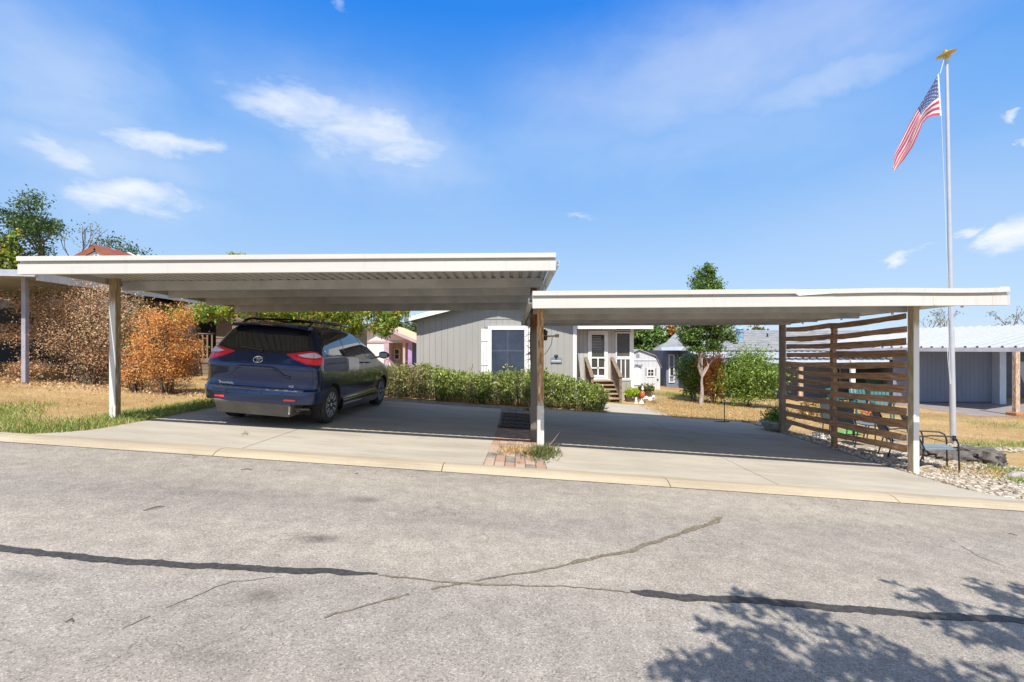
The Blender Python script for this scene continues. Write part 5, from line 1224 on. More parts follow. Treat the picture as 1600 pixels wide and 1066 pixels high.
sh = shrub('shrub', 'large round shrub of dry tan leaves beside the left carport post', (bx_, by_), (1.68,1.0,1.30), 25000, lf_brown, .046, 46, lf_brown, .15)
# sprawling left arms of the same shrub
for (cx, cz_, rx, rz, n_) in ((PX(30,12.4), PZ(470,12.4), .8, .35, 2200), (PX(15,12.4), PZ(520,12.4), .7, .30, 1600), (PX(22,12.4), PZ(575,12.4), .8, .30, 1900), (PX(205,12.6), PZ(520,12.6), .55, .9, 5000), (PX(200,12.6), PZ(590,12.6), .5, .25, 1200)):
    p, q = blobpts(n_, (cx, 12.7, cz_), (rx,.4,rz), .3, cs=.3); leafmesh('branch_foliage', p, q, .055, [lf_brown, lf_brown, lf_olive] if cx > -9.7 or cz_ > 2.6 else lf_brown, sh, .45, .1, kind='stuff')
    mb = MB().tube([(bx_-.2*(1 if cx < bx_ else -1), 12.9, G(bx_,12.9)+.5), ((cx+bx_)/2, 12.8, cz_*.6+.5), (cx, 12.7, cz_)], [.025,.018,.008], 5); obj('arching_stem', mb, bark, sh)
shrub('shrub', 'smaller orange dead shrub between the left carport post and the minivan', (PX(262,12.1), 12.1), (.78,.7,1.02), 16000, lf_orange, .045, 34, None, .15)
shrub('shrub', 'low twiggy bush tucked between the tan and the orange shrubs', (PX(213,12.0), 12.0), (.36,.35,.42), 1800, lf_orange, .05, 12, lf_brown, .25)
# mulch of fallen leaves below them
p = np.array([(x, y, G(x,y)+.02) for x, y in ((rnd.uniform(-13.5,-7.4), rnd.gauss(12.3,.45)) for _ in range(1400))]); o = leafmesh('fallen_leaves', p, None, .06, lf_brown, None, .6, 0); tag(o, 'litter of fallen brown leaves spread beneath the dry shrubs', 'leaf litter', kind='stuff')

# hedge in front of the grey house
hd = thing('hedge', 'long leafy green hedge growing between the driveway and the grey house', 'hedge', (-.4, 14.9, G(-.4,14.9)))
hp, hn = [], []; hp2, hn2 = [], []; stems_ = MB()
hx_l, hx_r = -4.3, 2.62
for i in range(620):
    x = rnd.uniform(hx_l, hx_r); y = rnd.uniform(14.35, 15.5); 
    if x > 1.9: y = rnd.uniform(14.3, 15.2+.2)
    H = .80+.09*math.sin(x*1.7)+rnd.uniform(-.10,.10)+(.08 if -.9 < x < 1.0 else 0)
    if x > 2.1: H *= max(.5, 1-(x-2.1)*.55)
    if rnd.random() < .015: H += .22
    g = G(x, y); lean_ = rnd.uniform(-.10,.10); ly = rnd.uniform(-.10,.04)
    if x > 2.2: lean_ += .18
    stems_.tube([(x,y,g),(x+lean_*.5,y+ly*.5,g+H*.5),(x+lean_,y+ly,g+H)], [.008,.006,.003], 4, cap=False)
    k = 62; t = npr.uniform(.04,1.04,k)**.85; a = npr.uniform(0,2*PI,k); rr = .085*(1-.35*t)*npr.uniform(.3,1.25,k)
    q = np.stack([x+lean_*t+rr*np.cos(a), y+ly*t+rr*np.sin(a), g+H*t], 1)
    (hp2 if (x < -2.3 and rnd.random() < .62) or rnd.random() < .10 else hp).append(q)
leafmesh('foliage', np.vstack(hp), None, .085, lf_hedge, hd, .34, .75, kind='stuff')
leafmesh('dry_foliage', np.vstack(hp2), None, .075, lf_hedge2, hd, .34, .75, kind='stuff')
obj('stems', stems_, bark, hd)

# bushes on the right lawn
shrub('bush', 'tall round green bush behind the young tree trunk, left of the rusty orange bush', (PX(1083,20.6), 20.6), (.62,.6,.92), 7000, lf_green, .085, 6, lf_dark, .18, 'bush')
shrub('bush', 'narrow rusty orange bush between two green bushes on the lawn', (PX(1113,20.0), 20.0), (.56,.5,.98), 8000, lf_rust, .080, 7, lf_orange, .2, 'bush')
shrub('bush', 'wide bright green bush left of the back carport post', (PX(1173,19.4), 19.6), (1.32,.8,1.02), 24000, lf_green, .080, 8, lf_hedge, .22, 'bush')
# young tree
def tree(name, label, base, forkz, tops, crown, n, m_, size, r0, bk=bark, cat='tree', cs=.2, asp=.5, group=None, m2=None, up=0, nosplit=False, kk=None):
    t = thing(name, label, cat, base, group=group)
    limbs(t, base, [(base[0]+forkz[0], base[1], base[2]+forkz[1])]+tops, r0, bk)
    p, q = clumpy(n, crown, cs, .35, kk); leafmesh('crown', p, q, size, [m_] if not m2 else [m_, m2], t, asp, up, kind='stuff'); return t
TY = 19.0; tb = (PX(1096,TY), TY, G(PX(1096,TY),TY)-.05)
cx, cz_ = PX(1104,TY), lambda py: PZ(py,TY)
tree('young_tree', 'young green tree with pale trunk rising past the right carport roof', tb, (.02, 1.12), [(cx-.75,TY,cz_(500)),(cx-.3,TY-.1,cz_(470)),(cx+.05,TY,cz_(440)),(cx+.45,TY+.1,cz_(475)),(cx+.8,TY,cz_(505)),(cx-.1,TY+.3,cz_(500))],
     [((cx-.05,TY,cz_(452)),(.72,.7,.85),3),((cx-.55,TY,cz_(520)),(.62,.6,.55),2.2),((cx+.50,TY,cz_(520)),(.72,.6,.58),2.4),((cx,TY,cz_(495)),(.9,.8,.6),2.6),((cx-.1,TY-.1,cz_(540)),(.75,.5,.35),1.4),((cx-.0,TY,cz_(428)),(.42,.4,.30),.7),((cx,TY,cz_(473)),(.72,.6,.4),1.2)], 21000, lf_green, .095, .09, barkp, m2=lf_dark, cs=.17)
# yellowing spreading tree behind the left carport
YT = 15.9; yb2 = (PX(480,YT), YT+.6, G(-6.5,YT)-.05)
tops = [(PX(a,YT), YT+d, PZ(b,YT)) for a, b, d in ((320,490,-.4),(380,470,.2),(430,450,.6),(520,455,.3),(575,470,-.2),(610,490,0),(480,430,.2))]
yc = [((PX(a,YT),YT+d,PZ(b,YT)),(rx,.8,rz),rx*rz*2+.3) for a, b, rx, rz, d in ((318,500,.62,.24,-.5),(350,485,.6,.30,-.3),(395,480,.7,.40,0),(440,484,.7,.42,.3),(490,482,.8,.42,.2),(540,486,.75,.42,-.1),(590,488,.65,.36,-.2),(622,486,.35,.22,0),(600,510,.26,.30,-.3),(608,505,.2,.30,-.3),(555,512,.4,.25,0),(400,440,1.3,.5,.5),(520,440,1.4,.5,.5),(450,420,1.0,.35,.6),(372,400,.5,.12,.5))]
tree('spreading_tree', 'spreading tree with yellow and green leaves hanging behind the minivan', yb2, (.1, 1.9), tops, yc, 26000, lf_yel, .125, .14, bark, m2=lf_green, cs=.28, asp=.30, up=-.45)
# background trees
def bgtree(label, px, Y, py_top, w_, n, m_, size, m2=None, name='tree', low=600, asp=.6, cs=.22, group='trees beyond the houses'):
    x = PX(px, Y); g = G(x, Y); zt_ = PZ(py_top, Y); rx = w_/2/FPX*Y; h = zt_-g; cz__ = g+h*.58; rz = h*.45
    cr = [((x+rx*a, Y+rx*.3*b, cz__+rz*c), (rx*s, rx*s*.8, rz*s*1.0), s*s) for a, b, c, s in ((0,0,.1,.75),(-.5,.3,-.2,.55),(.5,-.3,-.15,.55),(-.2,-.5,.5,.45),(.3,.4,.5,.42),(0,-.6,-.4,.6))]
    return tree(name, label, (x, Y, g-.1), (0, h*.3), [(x+rx*.5*math.cos(a), Y, cz__+rz*.4*math.sin(a*2)) for a in (0,1.2,2.2,3.1)], cr, n, m_, size, max(.12, h*.02), bark, m2=m2, cs=cs, asp=asp, group=group)
bgtree('dense dark green tree rising directly behind the garden shed', 1012, 36, 500, 75, 7000, lf_dark, .26, lf_green)
bgtree('green tree with brownish leaves between shed and young tree', 1052, 38, 512, 50, 3500, lf_dark, .26, lf_rust)
bgtree('dull green tree hidden behind the top of the pale blue flue', 1178, 44, 508, 60, 2500, lf_olive, .3)
bgtree('round olive tree showing beside the pink house roof', 640, 60, 500, 75, 6500, lf_olive, .34, lf_dark)
bgtree('yellowish tree behind the left half of the pink house', 560, 58, 512, 110, 5500, lf_olive, .34, lf_yel)
bgtree('dull green tree far behind the minivan roof', 470, 48, 470, 190, 11000, lf_olive, .30, lf_green)
bgtree('green tree standing behind the brown sided wall', 385, 40, 452, 130, 9000, lf_green, .26, lf_olive)
bgtree('bushy yellow green tree at the far left edge', -18, 26, 352, 120, 12000, lf_yel, .20, lf_dark)
bgtree('dark leafy tree behind the pale neighbour carport', 25, 32, 395, 90, 7000, lf_dark, .22, lf_olive)
# tall airy tree and thin bare tree at the left
def airy(name, label, px, Y, top, spread, n, m_, size, seed, dens):
    r2 = random.Random(seed); x = PX(px, Y); g = G(x, Y); zt_ = PZ(top, Y); t = thing(name, label, 'tree', (x, Y, g))
    mb = MB(); tips = []
    def grow(p, d, L, r_, lev):
        q = p+d*L; mid_ = p.lerp(q, .5)+Vector((r2.uniform(-1,1),r2.uniform(-1,1),0))*L*.06; mb.tube([p, mid_, q], [r_, r_*.85, r_*.65], 6 if lev < 2 else 4, cap=False)
        if lev >= 2: tips.append(mid_)
        if lev >= 5: tips.append(q); return
        for k in range(2 if lev else 3):
            a = r2.uniform(0, 2*PI); s_ = r2.uniform(.35,.85)*spread
            nd = (d+Vector((math.cos(a)*s_, math.sin(a)*s_*.6, r2.uniform(-.15,.25)))).normalized(); grow(q, nd, L*r2.uniform(.62,.85), r_*.62, lev+1)
    H = zt_-g; grow(Vector((x, Y, g-.1)), Vector((.03,0,1)), H*.34, H*.022, 0)
    zmax = max(tt.z for tt in tips); f = (zt_-g)/(zmax-g)
    mb.v = [(v[0], v[1], g+(v[2]-g)*f) for v in mb.v]; obj('branches', mb, bark, t)
    tips = [Vector((a.x, a.y, g+(a.z-g)*f)) for a in tips if (a.z-g)*f > H*.42]
    P_ = []
    for tt in tips:
        if r2.random() < dens: k = int(n/len(tips)/max(.1,dens)); P_.append(np.array(tt)+npr.normal(size=(k,3))*np.array([.34,.3,.16])*H/9)
    leafmesh('crown', np.vstack(P_), None, size, m_, t, .5, 0, kind='stuff'); return t
airy('tall_tree', 'tall open branched dark green tree against the sky at the left', 62, 33, 322, .95, 7000, lf_dark, .17, 5, .85)
airy('bare_tree', 'thin almost bare tree between the tall tree and the rust red gable', 118, 31, 352, .8, 500, lf_olive, .12, 11, .3)
airy('bare_tree', 'bare branched tree tip above the white ribbed patio roof', 1465, 60, 480, .9, 260, lf_olive, .2, 21, .2)
airy('bare_tree', 'bare twig topped tree at the far right above the ribbed roof', 1593, 50, 478, .8, 200, lf_olive, .2, 31, .2)
# trees and hills closing the horizon
P_ = []
for i in range(26000):
    x = rnd.uniform(-230, 230); y = rnd.uniform(105, 150); h = 3.6+1.8*math.sin(x*.06)+1.2*math.sin(x*.17+1); P_.append((x, y, G(x,y)-2+rnd.random()**.7*h))
o = leafmesh('far_woodland', np.array(P_), None, 1.5, [lf_olive, lf_dark], None, .7, 0); tag(o, 'distant belt of olive green woodland along the horizon', 'woodland', kind='stuff')

# tree over the photographer whose shadow falls on the road: outside the frame, behind
ft = thing('street_tree', 'leafy tree leaning over the road above the camera, seen only by its shadow', 'tree', (5.2, -3.4, G(5.2,-3.4)))
def overhead(px, py, h):   # crown point that throws its shadow on the given ground point
    X, Y = GP(px, py); return np.array([X-SUN_X*h, Y-h/SUN_T, G(X,Y)+h])
cl_ = []
for (a, b, s, k) in ((1165,935,.13,120),(1200,945,.12,110),(1150,958,.10,80),(1130,985,.14,150),(1170,1010,.16,200),(1195,985,.14,120),(1050,1050,.12,120),(1100,1040,.20,320),(1160,1050,.26,520),(1240,1055,.24,420),(1215,1000,.15,130),(1260,965,.14,150),(1295,975,.12,110),(1240,950,.09,70),(1320,1000,.10,90),
    (1300,1030,.16,240),(1350,1040,.20,330),(1400,1050,.20,300),(1370,1000,.09,80),(1395,1020,.12,120),(1450,1060,.16,180),(1500,1055,.08,60),
    (1395,912,.05,30),(1420,935,.09,70),(1455,930,.10,90),(1480,945,.13,150),(1500,965,.14,170),(1530,980,.15,200),(1560,1000,.16,240),(1590,975,.16,230),(1545,925,.10,120),(1570,935,.14,190),(1595,920,.12,150),(1525,910,.07,50),(1600,1005,.2,260),(1470,975,.08,60),(1505,1000,.08,70),(1650,960,.4,900),(1700,1010,.5,1100),(1560,1100,.5,1500),(1350,1110,.5,1500),(1200,1110,.4,900)):
    h = 3.5+rnd.uniform(-.3,.4); c_ = overhead(a, b, h); cl_.append((c_, s, k))
def leafball(c_, s, k):
    k = int(k*.36); d = npr.normal(size=(k,3)); d /= np.linalg.norm(d, axis=1)[:,None]; return c_+d*npr.uniform(size=(k,1))**.5*np.array([s*1.05,s*.55,s*.6])+npr.normal(size=(k,3))*s*.12
P_ = np.vstack([leafball(*q) for q in cl_])
leafmesh('crown', P_, None, .095, lf_green, ft, .55, 0, kind='stuff')
mb = MB(); fk = Vector((4.6,-2.4,2.4)); mb.tube([(5.2,-3.4,-.45),(5.1,-3.2,1.2),fk], [.20,.17,.14], 10); obj('trunk', mb, bark, ft, autos=60)
hubs = [Vector((2.9,-.9,3.5)), Vector((1.6,-.3,3.4)), Vector((3.6,.3,3.6))]
mb = MB(); mb.tube([fk, fk.lerp(hubs[0],.5)+Vector((0,0,.15)), hubs[0]], [.11,.08,.05], 7); mb.tube([hubs[0], hubs[1]], [.05,.025], 6); mb.tube([hubs[0], hubs[2]], [.05,.025], 6)
for c_, s, k in cl_:
    c2 = Vector(c_); hb = min(hubs, key=lambda q: (q-c2).length); mb.tube([hb, hb.lerp(c2,.5)+Vector((0,0,.08)), c2], [.014,.009,.004], 4)
obj('limb', mb, bark, ft)

# grass
def blades(name, label, pts, size, m_, up=1.3, asp=.10):
    o = leafmesh(name, np.array(pts), None, size, m_, None, asp, up, .5); tag(o, label, 'grass', kind='stuff'); return o
pts = []
while len(pts) < 26000:
    x = rnd.uniform(-16,-6.0); y = rnd.uniform(6.9, 9.6)
    if x > flareL(y)-.02+rnd.uniform(0,.06): continue
    d = (y-6.9)/2.1+.35*math.sin(x*2.3)*math.sin(x*.9+y); pr = max(0, 1-max(0,d)**1.4)
    if x > -7.1: pr = max(pr, .6 if y < 9.4 else 0)
    if rnd.random() < pr: pts.append((x, y, G(x,y)-.01))
blades('green_grass', 'strip of long green grass between the kerb and the left carport post', pts, .085, lf_grass)
pts = [(x, y, G(x,y)-.005) for x, y in ((rnd.uniform(-6.95,-6.22), rnd.uniform(8.4,12.8)) for _ in range(6000))]; blades('driveway_edge_grass', 'darker grass fringe along the left edge of the driveway', pts, .09, lf_grass)
pts = []
for _ in range(70000):
    x = rnd.uniform(-16, 26); y = 7+rnd.random()**1.3*17
    if -6.3 < x < 4.8 and y < 20: continue
    if 4.6 < x < 6.9 and y < 14.4: continue
    if 6.7 < x < 12 and y < 11.2: continue
    if x > 17 and y > 18.5: continue
    pts.append((x, y, G(x,y)-.005))
for _ in range(16000): 
    x = rnd.uniform(4.3, 9); y = rnd.uniform(14.4, 21); pts.append((x, y, G(x,y)-.005))
blades('dry_grass', 'short straw coloured dry grass covering the lawns', pts, .055, lf_straw, 1.0, .14)
pts = []
for (cx_, cy_, s, k) in ((6.4,23.5,1.1,2600),(7.5,22.5,.8,1500),(4.9,25.3,.6,900),(11.5,12.2,.35,420),(12.9,12.5,.35,500),(13.5,11.0,.5,420),(9.2,8.3,.14,160),(8.4,8.3,.15,140),(9.0,9.2,.3,200),(16.5,16,.8,500),(10.8,9.0,.3,160)):
    for _ in range(k): x, y = rnd.gauss(cx_,s), rnd.gauss(cy_,s*.5); pts.append((x, y, G(x,y)))
blades('green_grass_tufts', 'scattered tufts of green grass on the right lawn and among the rocks', pts, .11, lf_grass)
# weeds at the middle post
wp = thing('weeds', 'straggly green and straw weeds at the foot of the rusty middle post', 'weeds', (.35, 8.2, G(.35,8.2)))
P_ = []; P2_ = []
for _ in range(1500):
    a, b = GP(rnd.gauss(846,11), rnd.gauss(710,5.0)); P_.append((a, b, G(a,b)))
for _ in range(900):
    a, b = GP(rnd.gauss(806,13), rnd.gauss(707,3.2)); P2_.append((a, b, G(a,b)))
leafmesh('green_blades', np.array(P_), None, .10, lf_olive, wp, .12, .9, kind='stuff'); leafmesh('straw_blades', np.array(P2_), None, .08, lf_straw, wp, .12, .6, kind='stuff')
mb = MB()
for k in range(7): a = P(849+k*2.4, 700-k*1.5-abs(k-3), 8.55); mb.tube([P(849,701,8.6), ((a[0]+.02), 8.55, a[2]-.02), (a[0]+.05+.012*k, 8.5, a[2]+.05+.018*k)], [.004,.003,.002], 4)
obj('seed_stalks', mb, mat('seed_stalk', (.45,.30,.22), .8), wp)
for k in range(60):
    pass
jw = []
for (a, b) in ((384,680),(812,727),(830,723),(776,712),(784,700)):
    for _ in range(40): X, Y = GP(rnd.gauss(a,3), rnd.gauss(b,1.2)); jw.append((X, Y, G(X,Y)))
blades('joint_weeds', 'small weeds sprouting from joints in the brick strip', jw, .05, lf_olive)

# ================================================================== rock bed, stumps, stones
rockm = bpy.data.materials.new('limestone'); rockm.use_nodes = True
def _r():
    n = NT(rockm.node_tree); b = n.n['Principled BSDF']; g = n.add('ShaderNodeNewGeometry')
    c1 = n.ramp(g.outputs['Random Per Island'], [(0,(.17,.13,.095)),(.25,(.34,.28,.21)),(.6,(.47,.41,.33)),(.85,(.62,.57,.49)),(1,(.27,.24,.21))])
    c1 = n.mix(1.0, c1, n.ramp(n.noise(g.outputs['Position'], 18, 4, .6), [(.3,.75),(.7,1.1)]), 'MULTIPLY'); n.l.new(c1, b.inputs['Base Color']); b.inputs['Roughness'].default_value = .9
_r()
bm = bmesh.new(); bmesh.ops.create_icosphere(bm, subdivisions=1, radius=1); ico_v = [tuple(v.co) for v in bm.verts]; ico_f = [tuple(v.index for v in f.verts) for f in bm.faces]; bm.free()
def stone(mb, x, y, z, s, flat=.55):
    b = len(mb.v); a = rnd.uniform(0, PI); ca, sa_ = math.cos(a), math.sin(a); sx, sy = s*rnd.uniform(.7,1.4), s*rnd.uniform(.6,1.0); sz = s*flat*rnd.uniform(.7,1.2)
    for v in ico_v:
        k = rnd.uniform(.8,1.2); X, Y, Z = v[0]*sx*k, v[1]*sy*k, v[2]*sz*k; mb.v.append((x+X*ca-Y*sa_, y+X*sa_+Y*ca, z+Z))
    for f in ico_f: mb.f.append(tuple(b+i for i in f)); mb.m.append(0)
rock_bed = thing('rock_bed', 'bed of small white limestone rocks beside the right parking slab', 'rocks', (8.5, 8.6, G(8.5,8.6)))
mb = MB(); cnt = 0
while cnt < 5200:
    x = rnd.uniform(6.7, 13.2); y = rnd.uniform(6.92, 13.0)
    if x < rEdge(y)+.05: continue
    lim = 8.2+.0*(x)+(2.6 if x < 9.0 else 2.6-(x-9)*1.15)
    if y > lim and not (x < 7.5 and y < 12.6): 
        if not ((x-11.4)**2/.8+(y-12.0)**2/.25 < 1): continue
    stone(mb, x, y, G(x,y)+.008, rnd.uniform(.018,.045)); cnt += 1
obj('gravel', mb, rockm, rock_bed)['kind'] = 'stuff'
bp_ = []
for k in range(8):
    m1 = MB(); stone(m1, 0, 0, 0, 1.0, .6); o = obj('rock', m1, rockm, None, local=True); bp_.append(o.data); bpy.data.objects.remove(o)
k = 0
while k < 200:
    x = rnd.uniform(6.8, 12.6); y = rnd.uniform(6.95, 10.6)
    if x < rEdge(y)+.10 or y > 10.9-(x-7)*.45: continue
    place(bp_[k % 8], 'rock', (x, y, G(x,y)+.02), rock_bed, rnd.uniform(0,6), s=(s_ := rnd.uniform(.045,.085), s_*rnd.uniform(.6,1), s_*.8)); k += 1
mb = MB(); mb.grid([[(x, y, G(x,y)-.002) for x in np.linspace(max(6.75, rEdge(y)+.02), 12.9, 12)] for y in np.linspace(6.9, 8.6, 6)]); mb.grid([[(x, y, G(x,y)-.002) for x in np.linspace(6.76, 9.5, 6)] for y in np.linspace(8.6, 12.4, 8)]); obj('soil', mb, mat('pale_soil', (.36,.29,.20), .95, var=.3, vscale=6, bump=.8), rock_bed)
# weathered stumps
stm = mat('weathered_wood', (.20,.17,.15), .95, var=.5, vscale=9, bump=1.6, bscale=38, stretch=(1,1,.35), col2=(.06,.05,.045))
def stump(name, label, pxa, pxb, ytop, ybot, Y, dep):
    x0, x1 = PX(pxa,Y), PX(pxb,Y); zt_ = PZ(ytop,Y); rows = []; cx_ = (x0+x1)/2; rx = (x1-x0)/2; g = G(cx_,Y)
    for j in range(9):
        h = j/8; z = lerp(g-.1, zt_, h); rr = []
        for i in range(40):
            a = 2*PI*i/40; k = 1+.10*math.sin(3*a+1)+.05*math.sin(9*a)+.06*math.sin(17*a)+rnd.uniform(-.09,.09)+.05*math.sin(a*7+j*2); k *= 1.12-.12*h
            if j == 8: k *= .93
            rr.append((cx_+rx*k*math.cos(a), Y+dep*k*math.sin(a), z+(.02*math.sin(5*a) if j == 8 else 0)))
        rows.append(rr)
    mb = MB(); mb.grid(rows, close=True); mb.grid([rows[-1], [(cx_+(p[0]-cx_)*.3, Y+(p[1]-Y)*.3, zt_+.015) for p in rows[-1]]], close=True); mb.face([(cx_+(p[0]-cx_)*.3, Y+(p[1]-Y)*.3, zt_+.015) for p in rows[-1]])
    o = obj(name, mb, stm, loc=(cx_,Y,g), autos=50); return tag(o, label, 'stump')
stump('tree_stump', 'wide low weathered grey stump just behind the black chair arm', 1442, 1518, 703, 728, 10.3, .45)
stump('tree_stump', 'craggy dark grey stump at the foot of the rock bed, right of the flagpole', 1508, 1556, 702, 733, 10.1, .40)
pts = []
for _ in range(1300): a, b = GP(rnd.gauss(1500,28), rnd.gauss(733,6)); pts.append((a, b, G(a,b)))
for _ in range(1200): a, b = GP(rnd.gauss(1553,12), rnd.gauss(741,4)); pts.append((a, b, G(a,b)))
blades('orange_dry_weeds', 'straw coloured dry weeds matted around the two weathered stumps', pts, .07, lf_straw, .4, .12)
mb = MB(); rows = []
for i in range(12):
    t = i/11; c_ = Vector((PX(1575,8.6)+t*1.5, 8.6-.25*t, 0)); c_.z = G(c_.x,c_.y)+.05; k = .4 if i in (0,11) else 1
    rows.append([(c_.x+(.05*math.sin(a) if i == 0 else 0), c_.y+.13*k*math.cos(a)*(1+.1*math.sin(a*3+i)), c_.z+.085*k*math.sin(a)) for a in np.linspace(0,2*PI,12,endpoint=False)])
mb.grid(rows, close=True); mb.face(rows[0]); mb.face(rows[-1][::-1]); o = obj('log', mb, mat('silver_log', (.46,.42,.38), .9, var=.35, vscale=7, bump=.9, bscale=30, stretch=(.4,1,1)), loc=(PX(1575,8.6),8.6,G(9,8.6)), autos=50); tag(o, 'pale weathered log lying on the rocks at the right edge', 'log')

# ================================================================== flagpole and flag
FY = 12.5
fp = thing('flagpole', 'tall white metal flagpole topped by a gold disc finial', 'flagpole', (PX(1489.5,FY), FY, G(PX(1489.5,FY),FY)))
b0_, t0_ = Vector(P(1489.5,697,FY)), Vector(P(1479,88,FY)); b0_.z = G(b0_.x,FY)-.05
pm = mat('pole_white', (.56,.58,.62), .35, metal=.35, var=.04)
mid_ = [b0_.lerp(t0_, k) for k in (0,.30,.56,1)]
mb = MB()
for i, (ra, rb2) in enumerate(((.066,.060),(.052,.048),(.045,.036))): mb = MB().tube([mid_[i], mid_[i+1]], [ra, rb2], 20); obj('pole_section', mb, pm, fp, autos=40)
c_ = Vector(t0_); mb = MB().lathe([(.055,-.06),(.075,-.04),(.075,-.01),(.10,.0),(.20,.035),(.215,.05),(.20,.062),(.10,.09),(.06,.10),(.055,.13),(.03,.155),(0,.16)], 28, (0,0,0))
ty = -math.radians(15); mb.v = [(v[0]*math.cos(ty)+v[2]*math.sin(ty)+c_.x, v[1]+c_.y, -v[0]*math.sin(ty)+v[2]*math.cos(ty)+c_.z) for v in mb.v]; obj('finial', mb, mat('gold_paint', (.60,.44,.13), .35, metal=.6, var=.15, vscale=20), fp, autos=30)
mb = MB().tube([P(1481,500,FY-.12), P(1484,575,FY-.12), P(1486,600,FY-.1)], .006, 4); mb.tube([P(1477.5,500,FY-.1), P(1481,560,FY-.1), P(1485,600,FY-.1)], .006, 4); mb.tube([t0_+Vector((-.08,-.05,0)), Vector(P(1469,115,FY-.1))], .005, 4); mb.tube([Vector(P(1471,182,FY-.1)), P(1484,500,FY-.12)], .004, 4)
obj('halyard', mb, wht, fp); mb = MB().box(*[v for q in ((P(1484,0,FY)[0], P(1487,0,FY)[0]), (FY-.13, FY-.07), (PZ(688,FY), PZ(680,FY))) for v in q]); obj('cleat', mb, iron, fp)
fl_ = thing('flag', 'faded red, white and blue striped flag with stars drooping from the pole', 'flag', P(1471,150,FY-.1))
topc = [(1467,114),(1456,134),(1445,152),(1432,174),(1419,198),(1407,222),(1397,240),(1394.5,262)]
botc = [(1471.5,181),(1458,181),(1448,185),(1441,193),(1435,209),(1426,230),(1414,249),(1398,268)]
def fpt(u, v, off=0):                # u along the fly, v 0 at the bottom edge .. 1 at the top
    def cv(c, t): t *= len(c)-1; i = min(int(t), len(c)-2); f = t-i; return lerp(c[i][0],c[i+1][0],f), lerp(c[i][1],c[i+1][1],f)
    a, b = cv(botc, u), cv(topc, u); q = (lerp(a[0],b[0],v), lerp(a[1],b[1],v))
    d = FY-.1+.16*math.sin(u*7+v*3.2)*min(1,u*3)+.07*math.sin(u*3+v*10)*min(1,u*2)+off
    return P(q[0]+1.5*math.sin(v*9+u*5)*u, q[1], d)
fr, fw, fb = mat('flag_red', (.72,.07,.13), .8, var=.05), mat('flag_white', (.9,.88,.88), .8, var=.03), mat('flag_blue', (.10,.14,.34), .8, var=.08)
for m_ in (fr, fw, fb):
    n = NT(m_.node_tree); b = n.n['Principled BSDF']; tr = n.add('ShaderNodeBsdfTranslucent'); src = b.inputs['Base Color'].links[0].from_socket; n.l.new(src, tr.inputs[0])
    mx = n.add('ShaderNodeMixShader', i_0=.35); n.l.new(b.outputs[0], mx.inputs[1]); n.l.new(tr.outputs[0], mx.inputs[2]); n.l.new(mx.outputs[0], n.n['Material Output'].inputs[0])
for k in range(13):
    u0 = .4 if k >= 6 else 0.015; mb = MB(); mb.grid([[fpt(lerp(u0,1,i/40), (k+j/2)/13) for i in range(41)] for j in range(3)]); obj('stripe', mb, fr if k % 2 == 0 else fw, fl_, smooth=True)
mb = MB(); mb.grid([[fpt(lerp(.015,.4,i/20), lerp(6/13,1,j/14)) for i in range(21)] for j in range(15)]); cn = obj('canton', mb, fb, fl_, smooth=True)
mb = MB(); mb.grid([[fpt(u, j/14, -.004) for u in (-.0,.03)] for j in range(15)]); obj('header_band', mb, fw, fl_)
for r_ in range(9):
    for c2 in range(6 if r_ % 2 == 0 else 5):
        u0 = .015+.385*(1+2*c2+(r_ % 2))/12; v0 = 6/13+7/13*(r_+1)/10; mb = MB(); pts = []
        for q in range(10): rr = (.021 if q % 2 == 0 else .009); a = PI/2+q*PI/5; pts.append(fpt(u0+rr*.62*math.cos(a), v0+rr*1.15*math.sin(a), -.012))
        mb.face(pts); obj('star', mb, fw, cn)

# ================================================================== things in the yard
stn = mat('carved_stone', (.42,.40,.36), .9, var=.25, vscale=9, bump=.8, bscale=40)
px_, py_ = PX(1213,12.9), 12.9; g = G(px_,py_)
pt = thing('stone_planter', 'low carved stone planter with a wispy plant at the back carport post', 'planter', (px_,py_,g))
mb = MB().lathe([(.20,0),(.26,.02),(.33,.13),(.37,.20),(.40,.215),(.40,.25),(.36,.26),(.33,.22),(0,.21)], 22, (px_,py_,g)); obj('bowl', mb, stn, pt, autos=40)
pp = np.array([(px_+rnd.gauss(.0,.15), py_+rnd.gauss(0,.15), g+.22+abs(rnd.gauss(0,.18))) for _ in range(700)]); leafmesh('plant', pp, None, .10, lf_green, pt, .25, .8, kind='stuff')
mb = MB()
for k in range(12): mb.tube([(px_+rnd.uniform(-.1,.1),py_,g+.2),(px_+rnd.uniform(-.25,.2),py_+rnd.uniform(-.1,.1),g+rnd.uniform(.5,.95))], [.005,.002], 4)
obj('stalks', mb, lf_olive, pt)
for k, (a, b) in enumerate(((1166,660),(1185,664),(1200,668))):
    X, Y = GP(a, b); mb = MB(); stone(mb, X, Y, G(X,Y)+.02, .12, .3); o = obj('edging_stone', mb, mat('red_brown_stone', (.30,.17,.11), .9) if k == 0 else stn, loc=(X,Y,G(X,Y))); tag(o, ['flat reddish edging stone at the lawn edge left of the stone planter','flat grey edging stone just left of the stone planter','flat grey edging stone under the rim of the stone planter'][k], 'stone', 'edging stones by the planter')
